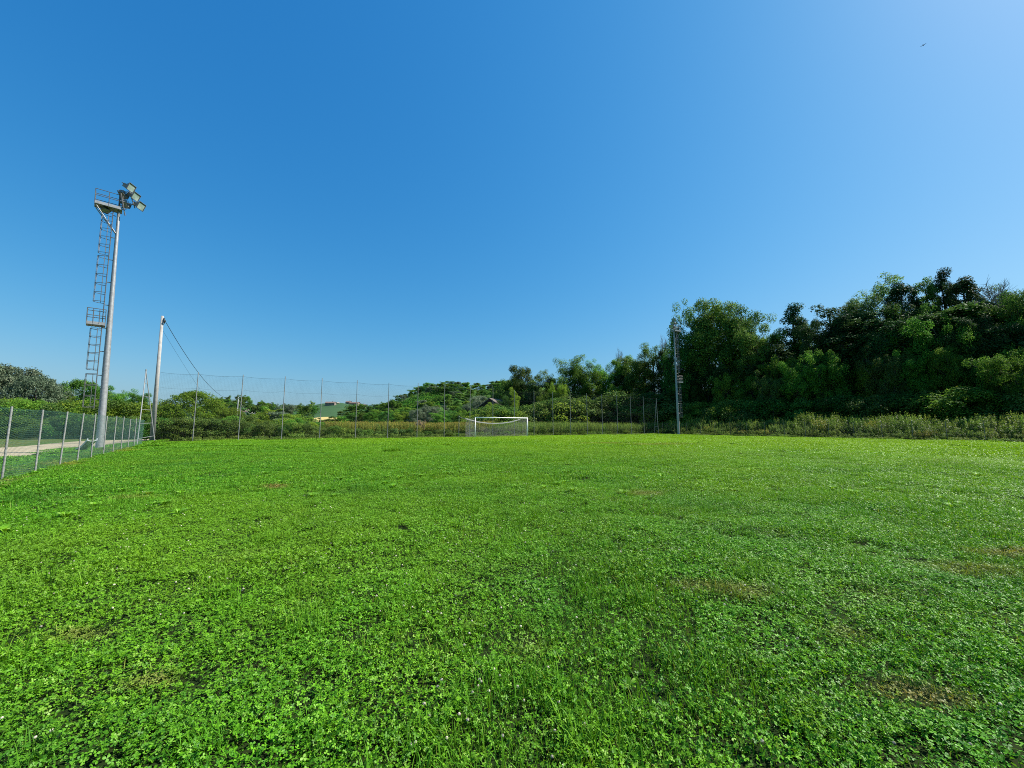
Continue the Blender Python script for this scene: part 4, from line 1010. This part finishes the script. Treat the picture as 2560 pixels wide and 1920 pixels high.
for i in range(20):
    px = 1345 + i * 21; plant('shrub', 'bush', ('oak', 'hedge', 'oak')[i % 3], px, 84 - (i % 2) * 5, float(np.interp(px, [1345, 1760], [1000, 975])) + rnd.uniform(-12, 12), wid=1.5, label='dark tall shrub, %s from the left behind the net right of the goal' % ORD[i], cat='shrub', group='dark shrubs right of the goal')
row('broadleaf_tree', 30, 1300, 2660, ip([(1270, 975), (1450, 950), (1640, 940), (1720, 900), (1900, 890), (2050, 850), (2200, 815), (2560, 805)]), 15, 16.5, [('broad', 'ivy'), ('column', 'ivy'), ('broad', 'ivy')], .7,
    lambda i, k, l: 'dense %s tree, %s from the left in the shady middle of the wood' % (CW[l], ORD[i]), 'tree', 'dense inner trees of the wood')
# sunlit lighter trees inside the wood
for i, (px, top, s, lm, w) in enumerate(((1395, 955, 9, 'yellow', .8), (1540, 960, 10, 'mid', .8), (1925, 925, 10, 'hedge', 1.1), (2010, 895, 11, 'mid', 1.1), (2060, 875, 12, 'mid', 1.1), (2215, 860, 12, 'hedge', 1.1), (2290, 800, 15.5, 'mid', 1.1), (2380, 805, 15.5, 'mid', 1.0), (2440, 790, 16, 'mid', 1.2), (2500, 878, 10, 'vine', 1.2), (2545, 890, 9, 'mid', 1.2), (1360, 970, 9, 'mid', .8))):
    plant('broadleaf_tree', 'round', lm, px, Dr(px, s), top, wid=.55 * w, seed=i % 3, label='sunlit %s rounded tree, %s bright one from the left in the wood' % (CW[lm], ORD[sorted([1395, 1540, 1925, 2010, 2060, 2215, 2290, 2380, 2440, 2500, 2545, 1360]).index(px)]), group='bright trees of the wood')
# around the barn and behind the goal
for (px, top, D, kind, lm, w, lab) in ((1222, 1006, 90, 'broad', 'mid', .9, 'leafy tree half covering the left end of the dark barn'), (1283, 968, 88, 'airy', 'yellow', .8, 'yellow green open tree right of the dark barn'), (1262, 985, 90, 'broad', 'oak', .9, 'dark tree against the right end of the barn'),
    (1214, 1017, 82, 'bush', 'mid', 1.6, 'bright bushy shrub in front of the barn wall'), (1240, 1012, 80, 'bush', 'oak', 1.7, 'dark green shrub below the barn roof'), (1262, 1020, 78, 'bush', 'mid', 1.7, 'mid green shrub right below the barn'),
    (1195, 988, 104, 'broad', 'grey', 1.0, 'tall silvery willow left of the barn'), (1176, 1005, 100, 'broad', 'grey', 1.0, 'smaller silvery willow beside the tall one'), (1150, 1012, 100, 'broad', 'oak', 1.1, 'dark round tree left of the silvery willows'),
    (1166, 1022, 92, 'broad', 'yellow', 1.2, 'yellow green tree in front of the silvery willows'), (1142, 1030, 90, 'broad', 'mid', 1.2, 'rusty tinged low tree behind the pole left of the goal'), (1120, 1022, 96, 'broad', 'oak', 1.3, 'dark low tree in the middle of the valley tree belt'),
    (1100, 1030, 92, 'broad', 'mid', 1.3, 'mid green low tree in the valley belt'), (1083, 1018, 98, 'broad', 'grey', 1.2, 'grey green tree left of the middle in the valley belt'), (1060, 1012, 104, 'broad', 'grey', 1.2, 'large blue grey willow below the vineyard hill'), (1040, 1022, 96, 'broad', 'grey', 1.2, 'pale willow at the left of the grey group'),
    (1020, 1024, 100, 'broad', 'oak', 1.3, 'dark conical tree left of the willows'), (1003, 1026, 98, 'broad', 'mid', 1.3, 'mid green tree left of the dark conical one'), (985, 1020, 112, 'broad', 'mid', 1.3, 'leafy tree below the lone hill tree'), (965, 1027, 104, 'broad', 'oak', 1.4, 'dark spreading tree in the left valley belt'),
    (945, 1024, 116, 'broad', 'mid', 1.4, 'spreading green tree at the foot of the hill left slope'), (925, 1030, 108, 'broad', 'mid', 1.4, 'green tree second from the left end of the valley belt'), (905, 1034, 110, 'broad', 'oak', 1.4, 'dark tree at the left end of the valley belt'),
    (972, 998, 190, 'far', 'mid', .85, 'lone round tree on the left skyline of the vineyard hill'), (886, 1012, 420, 'far', 'oak', 1.2, 'dark tree behind the long farmhouse on the far hill'), (922, 1012, 400, 'far', 'oak', .9, 'dark tree right of the far hilltop farm'), (905, 1010, 410, 'far', 'mid', 1.0, 'tree between the hilltop farm roofs'),
    (862, 1040, 140, 'far', 'mid', 1.3, 'low green tree right of the straw field'), (885, 1036, 130, 'far', 'oak', 1.3, 'dark low tree at the right end of the straw field'),
    (762, 1010, 150, 'far', 'oak', .95, 'dark broad tree left of the straw field'), (784, 1013, 160, 'far', 'oak', .6, 'slim dark tree at the edge of the straw field'), (717, 1008, 150, 'airy', 'grey', 1.2, 'feathery grey tree left of the dark broad tree'), (705, 1011, 155, 'airy', 'grey', 1.1, 'feathery grey tree at the third net post'), (730, 1010, 150, 'airy', 'grey', 1.1, 'feathery grey tree close to the dark broad tree'),
    (690, 1014, 190, 'far', 'oak', .5, 'tiny dark tree on the skyline left of the feathery ones'), (655, 1012, 220, 'far', 'oak', 1.2, 'dark wooded clump right of the white farmhouse'), (640, 1014, 230, 'far', 'oak', 1.2, 'dark tree beside the white farmhouse'), (668, 1016, 200, 'far', 'mid', 1.3, 'green tree in the belt right of the white farmhouse'),
    (682, 1022, 150, 'far', 'mid', 1.5, 'mid green spreading tree over the hedge at the third net post'), (655, 1030, 120, 'far', 'yellow', 1.5, 'yellow green tree over the hedge by the small utility poles'), (630, 1034, 110, 'far', 'mid', 1.5, 'green tree over the hedge left of the small utility poles'), (700, 1028, 120, 'far', 'grey', 1.3, 'greyish tree behind the hedge at the third net post'),
    (735, 1034, 110, 'far', 'mid', 1.6, 'green tree behind the hedge between the third and fourth net posts'), (765, 1042, 100, 'far', 'mid', 1.5, 'low green tree just left of the fourth net post'), (800, 1055, 90, 'far', 'mid', 1.5, 'low green tree below the straw field'), (835, 1052, 90, 'far', 'mid', 1.5, 'low green tree under the far hill'), (612, 1040, 100, 'far', 'hedge', 1.4, 'dull green tree right of the second net post')):
    plant('broadleaf_tree', kind, lm, px, D, top, wid=w, label=lab)
# left side
for (px, top, D, kind, lm, w, lab) in ((40, 914, 62, 'dome', 'grey', .75, 'tallest silvery tree at the left edge'), (-30, 905, 60, 'dome', 'grey', .7, 'silvery tree cut by the left edge'), (95, 938, 60, 'dome', 'grey', .6, 'silvery tree right of the tallest one at the left edge'), (-100, 930, 58, 'broad', 'mid', 1.1, 'green tree beyond the left edge'),
    (205, 948, 70, 'dome', 'oak', .62, 'dark round tree just left of the near mast'), (170, 985, 66, 'broad', 'oak', .7, 'small dark tree left of the dark round one'), (245, 962, 68, 'broad', 'oak', .9, 'dark tree directly behind the near mast'), (282, 975, 64, 'broad', 'mid', .8, 'ragged tree just right of the near mast'), (322, 974, 60, 'broad', 'mid', .85, 'green tree midway between near mast and A frame'), (352, 982, 58, 'broad', 'mid', .8, 'green tree directly left of the A frame'), (375, 1010, 60, 'broad', 'oak', .8, 'dark low tree behind the A frame'),
    (486, 976, 47, 'dome', 'yellow', .92, 'large dome shaped yellow green tree right of the concrete pole'), (412, 1015, 46, 'dome', 'hedge', .75, 'dark left flank tree of the dome between concrete pole and first net post'), (572, 1018, 48, 'dome', 'mid', .8, 'rounded tree at the right flank of the dome shaped tree')):
    plant('broadleaf_tree', kind, lm, px, D, top, wid=w, label=lab)
k = 0
for px in range(-120, 400, 37):
    top = float(np.interp(px, [-120, 0, 130, 250, 400], [1000, 998, 1000, 990, 1005])) + rnd.uniform(-8, 8)
    plant('shrub', 'bush', ('yellow', 'mid', 'yellow', 'hedge')[k % 4], px, 47 + rnd.uniform(-2, 4), top, wid=1.0, label='tall %s shrub, %s from the left in the thicket across the gravel road' % (CW[('yellow', 'mid', 'yellow', 'hedge')[k % 4]], ORD[k]), cat='shrub', group='thicket across the gravel road'); k += 1
k = 0
for px in range(-130, 400, 34):
    plant('shrub', 'bush', 'hedge' if k % 3 else 'oak', px, 42.5 + rnd.uniform(-.8, 1), 1040 + rnd.uniform(-9, 6), wid=1.25, label='dark low shrub, %s from the left along the hedge beyond the gravel road' % ORD[k], cat='shrub', group='hedge beyond the gravel road'); k += 1
# hedge behind the net
k = 0
for px in np.arange(395, 1150, 26):
    a = (px - 1280) / F; off = 3.6; u = (a * (NA[1] + off) - (NA[0] - off * .5)) / (ND[0] - a * ND[1]); Yh = NA[1] + off + ND[1] * u
    top = float(np.interp(px, [395, 560, 640, 740, 840, 960, 1150], [1040, 1048, 1054, 1056, 1066, 1072, 1076])) + rnd.uniform(-5, 5)
    lm = 'oak' if rnd.random() < .35 else 'hedge'
    if k == 23: lm = 'pale'
    plant('shrub', 'bush' if px < 850 else 'lowbush', lm, px, Yh, top, wid=1.15, label='%s hedge shrub, %s from the left directly behind the net' % (CW[lm], ORD[k]), cat='shrub', group='hedge behind the net'); k += 1
k = 0
for px in np.arange(590, 860, 24):
    a = (px - 1280) / F; off = 8; u = (a * (NA[1] + off) - (NA[0] - off * .5)) / (ND[0] - a * ND[1]); Yh = NA[1] + off + ND[1] * u
    top = float(np.interp(px, [590, 700, 860], [1040, 1046, 1058])) + rnd.uniform(-6, 6); lm = ('mid', 'hedge', 'yellow')[k % 3]
    plant('shrub', 'bush', lm, px, Yh, top, wid=1.15, label='%s shrub, %s from the left in the taller row behind the hedge' % (CW[lm], ORD[k]), cat='shrub', group='taller shrubs behind the hedge'); k += 1
k = 0
for px in np.arange(1120, 1640, 21):
    a = (px - 1280) / F; off = 1.2; u = (a * (NA[1] + off) - (NA[0] - off * .5)) / (ND[0] - a * ND[1]); Yh = NA[1] + off + ND[1] * u
    if k % 3 == 2: k += 1; continue
    plant('shrub', 'lowbush', 'mid', px, Yh, None, hgt=rnd.uniform(.5, .85), wid=1.3, label='knee high leafy plant, %s from the left at the net foot' % ORD[k], cat='plant', group='leafy plants at the net foot'); k += 1
# trees on the vineyard hill
ONES = ['', 'first', 'second', 'third', 'fourth', 'fifth', 'sixth', 'seventh', 'eighth', 'ninth']; TENS = {2: 'twenty', 3: 'thirty', 4: 'forty', 5: 'fifty', 6: 'sixty', 7: 'seventy', 8: 'eighty', 9: 'ninety'}
def ordw(n):
    if n < 20: return ORD[n - 1]
    t, o_ = divmod(n, 10); return TENS[t] + ' ' + ONES[o_] if o_ else {2: 'twentieth', 3: 'thirtieth', 4: 'fortieth', 5: 'fiftieth', 6: 'sixtieth', 7: 'seventieth', 8: 'eightieth', 9: 'ninetieth'}[t]
hill_lab = dict(oak='dark', mid='mid green', grey='greyish')
hts = []
for i in range(190):
    px = 935 + 375 * ((i * .618034) % 1); t = .20 + .83 * ((i * .7548) % 1)
    if px < 985 and t > .8: continue
    if 1000 < px < 1090 and .46 < t < .66: continue
    hts.append((px, t, ('oak', 'mid', 'mid', 'grey', 'mid', 'oak')[i % 6]))
hts.sort(); cnt = {}
for px, t, lm in hts:
    cnt[lm] = cnt.get(lm, 0) + 1; x, y, z = h_v(px, t)
    plant('hillside_tree', 'far', lm, px, y, None, hgt=rnd.uniform(3.2, 5.2), wid=rnd.uniform(1.2, 1.7), z0=z - .3, x=x, label='small %s tree on the vineyard hill, %s such from the left' % (hill_lab[lm], ordw(cnt[lm])), group='%s trees covering the vineyard hill' % hill_lab[lm])
# vine rows
for i in range(13):
    t = .34 + i * .028; pos = []; rg = np.random.default_rng(900 + i)
    x0, y0, z0 = h_v(1040, t)
    for px in np.linspace(988, 1098, 420):
        x, y, z = h_v(px, t); pos.append((x - x0, y - y0 + rg.normal(0, .25), z - z0 + rg.uniform(.3, 1.7)))
    pos = np.array(pos); v, f = leaves(pos, rg.normal(size=pos.shape) + np.array([0, 0, .5]), .75, .7, rg)
    o = thing('vine_row', 'row of vines, %s from the bottom of the vineyard patch behind the fence' % ORD[i], 'vine row', (x0, y0, z0), 0, 'vine rows on the hillside')
    link('foliage', npmesh('vine_foliage', v, f, G['vine']), o)
for i in range(11):
    px = 1004 + i * 5.6; x, y, z = h_v(px, 1.0)
    plant('vine', 'bush', 'vine', px, y, None, hgt=2.2, wid=.8, z0=z, x=x, label='%s vine from the left along the skyline slope of the vineyard hill' % ORD[i], cat='vine', group='vines along the skyline')
# far woods
fw = [make_tree('far', 40 + k, G[lm])[1] for k, lm in enumerate(('oak', 'mid', 'oak'))]
FW = protocol('far_tree', fw); P_, R_, S_, I_ = [], [], [], []
for i in range(520):
    px = tr.uniform(-400, 760) if i % 2 else tr.uniform(560, 1010)
    if i % 2: x, y, z = h_r(px, tr.uniform(.55, 1.02)); s = 1.5
    else:
        t = tr.uniform(.02, .75); x, y, z = h_f(min(max(px, 575), 1080), t); s = tr.uniform(.55, .9)
        if 768 < px < 850 and t > .12 and (t < .43 or tr.random() < .75): continue
        if 790 < px < 940 and t > .45: continue
    P_.append((x, y, z - .5)); R_.append((0, 0, tr.uniform(0, 6.28))); S_.append((s * 1.3, s * 1.3, s)); I_.append(int(tr.integers(3)))
scatter('far_woods', 'far off woods on the distant ridge and around the far fields', 'woods', FW, P_, R_, S_, I_)

# ================================================================== BIRD
b0 = at(2308.5, 113, 60); bo = thing('bird', 'tiny dark bird gliding high in the clear sky at upper right', 'bird', b0, R(30))
rgp = [(-.20, .01), (-.14, .03), (-.06, .05), (.03, .052), (.10, .035), (.14, .03), (.17, .012)]; mb = MB()
for (x, r) in rgp:
    for k in range(8): t = 6.283 * k / 8; mb.v.append(Vector((x, r * math.cos(t), r * math.sin(t) * .9)))
for j_ in range(len(rgp) - 1):
    for k in range(8): i_ = j_ * 8; mb.f.append([i_ + k, i_ + (k + 1) % 8, i_ + 8 + (k + 1) % 8, i_ + 8 + k])
mb.f += [list(range(8)), [48 + k for k in range(8)]]
mb.build('body', M['bird'], bo, True)
for s in (-1, 1):
    w = MB(); w.v = [Vector(p) for p in ((.08, s * .03, .02), (.10, s * .14, .07), (.02, s * .33, .05), (-.06, s * .40, .03), (-.04, s * .22, .05), (-.06, s * .03, .015))]; w.v += [p - Vector((0, 0, .008)) for p in w.v]
    w.f = [[0, 1, 2, 3, 4, 5], [11, 10, 9, 8, 7, 6]] + [[k, (k + 1) % 6, 6 + (k + 1) % 6, 6 + k] for k in range(6)]; w.build('wing', M['bird'], bo)
w = MB(); w.v = [Vector(p) for p in ((-.17, .02, 0), (-.17, -.02, 0), (-.30, -.06, .0), (-.26, 0, 0), (-.30, .06, 0))]; w.v += [p - Vector((0, 0, .008)) for p in w.v]
w.f = [[0, 1, 2, 3, 4], [9, 8, 7, 6, 5]] + [[k, (k + 1) % 5, 5 + (k + 1) % 5, 5 + k] for k in range(5)]; w.build('tail', M['bird'], bo)
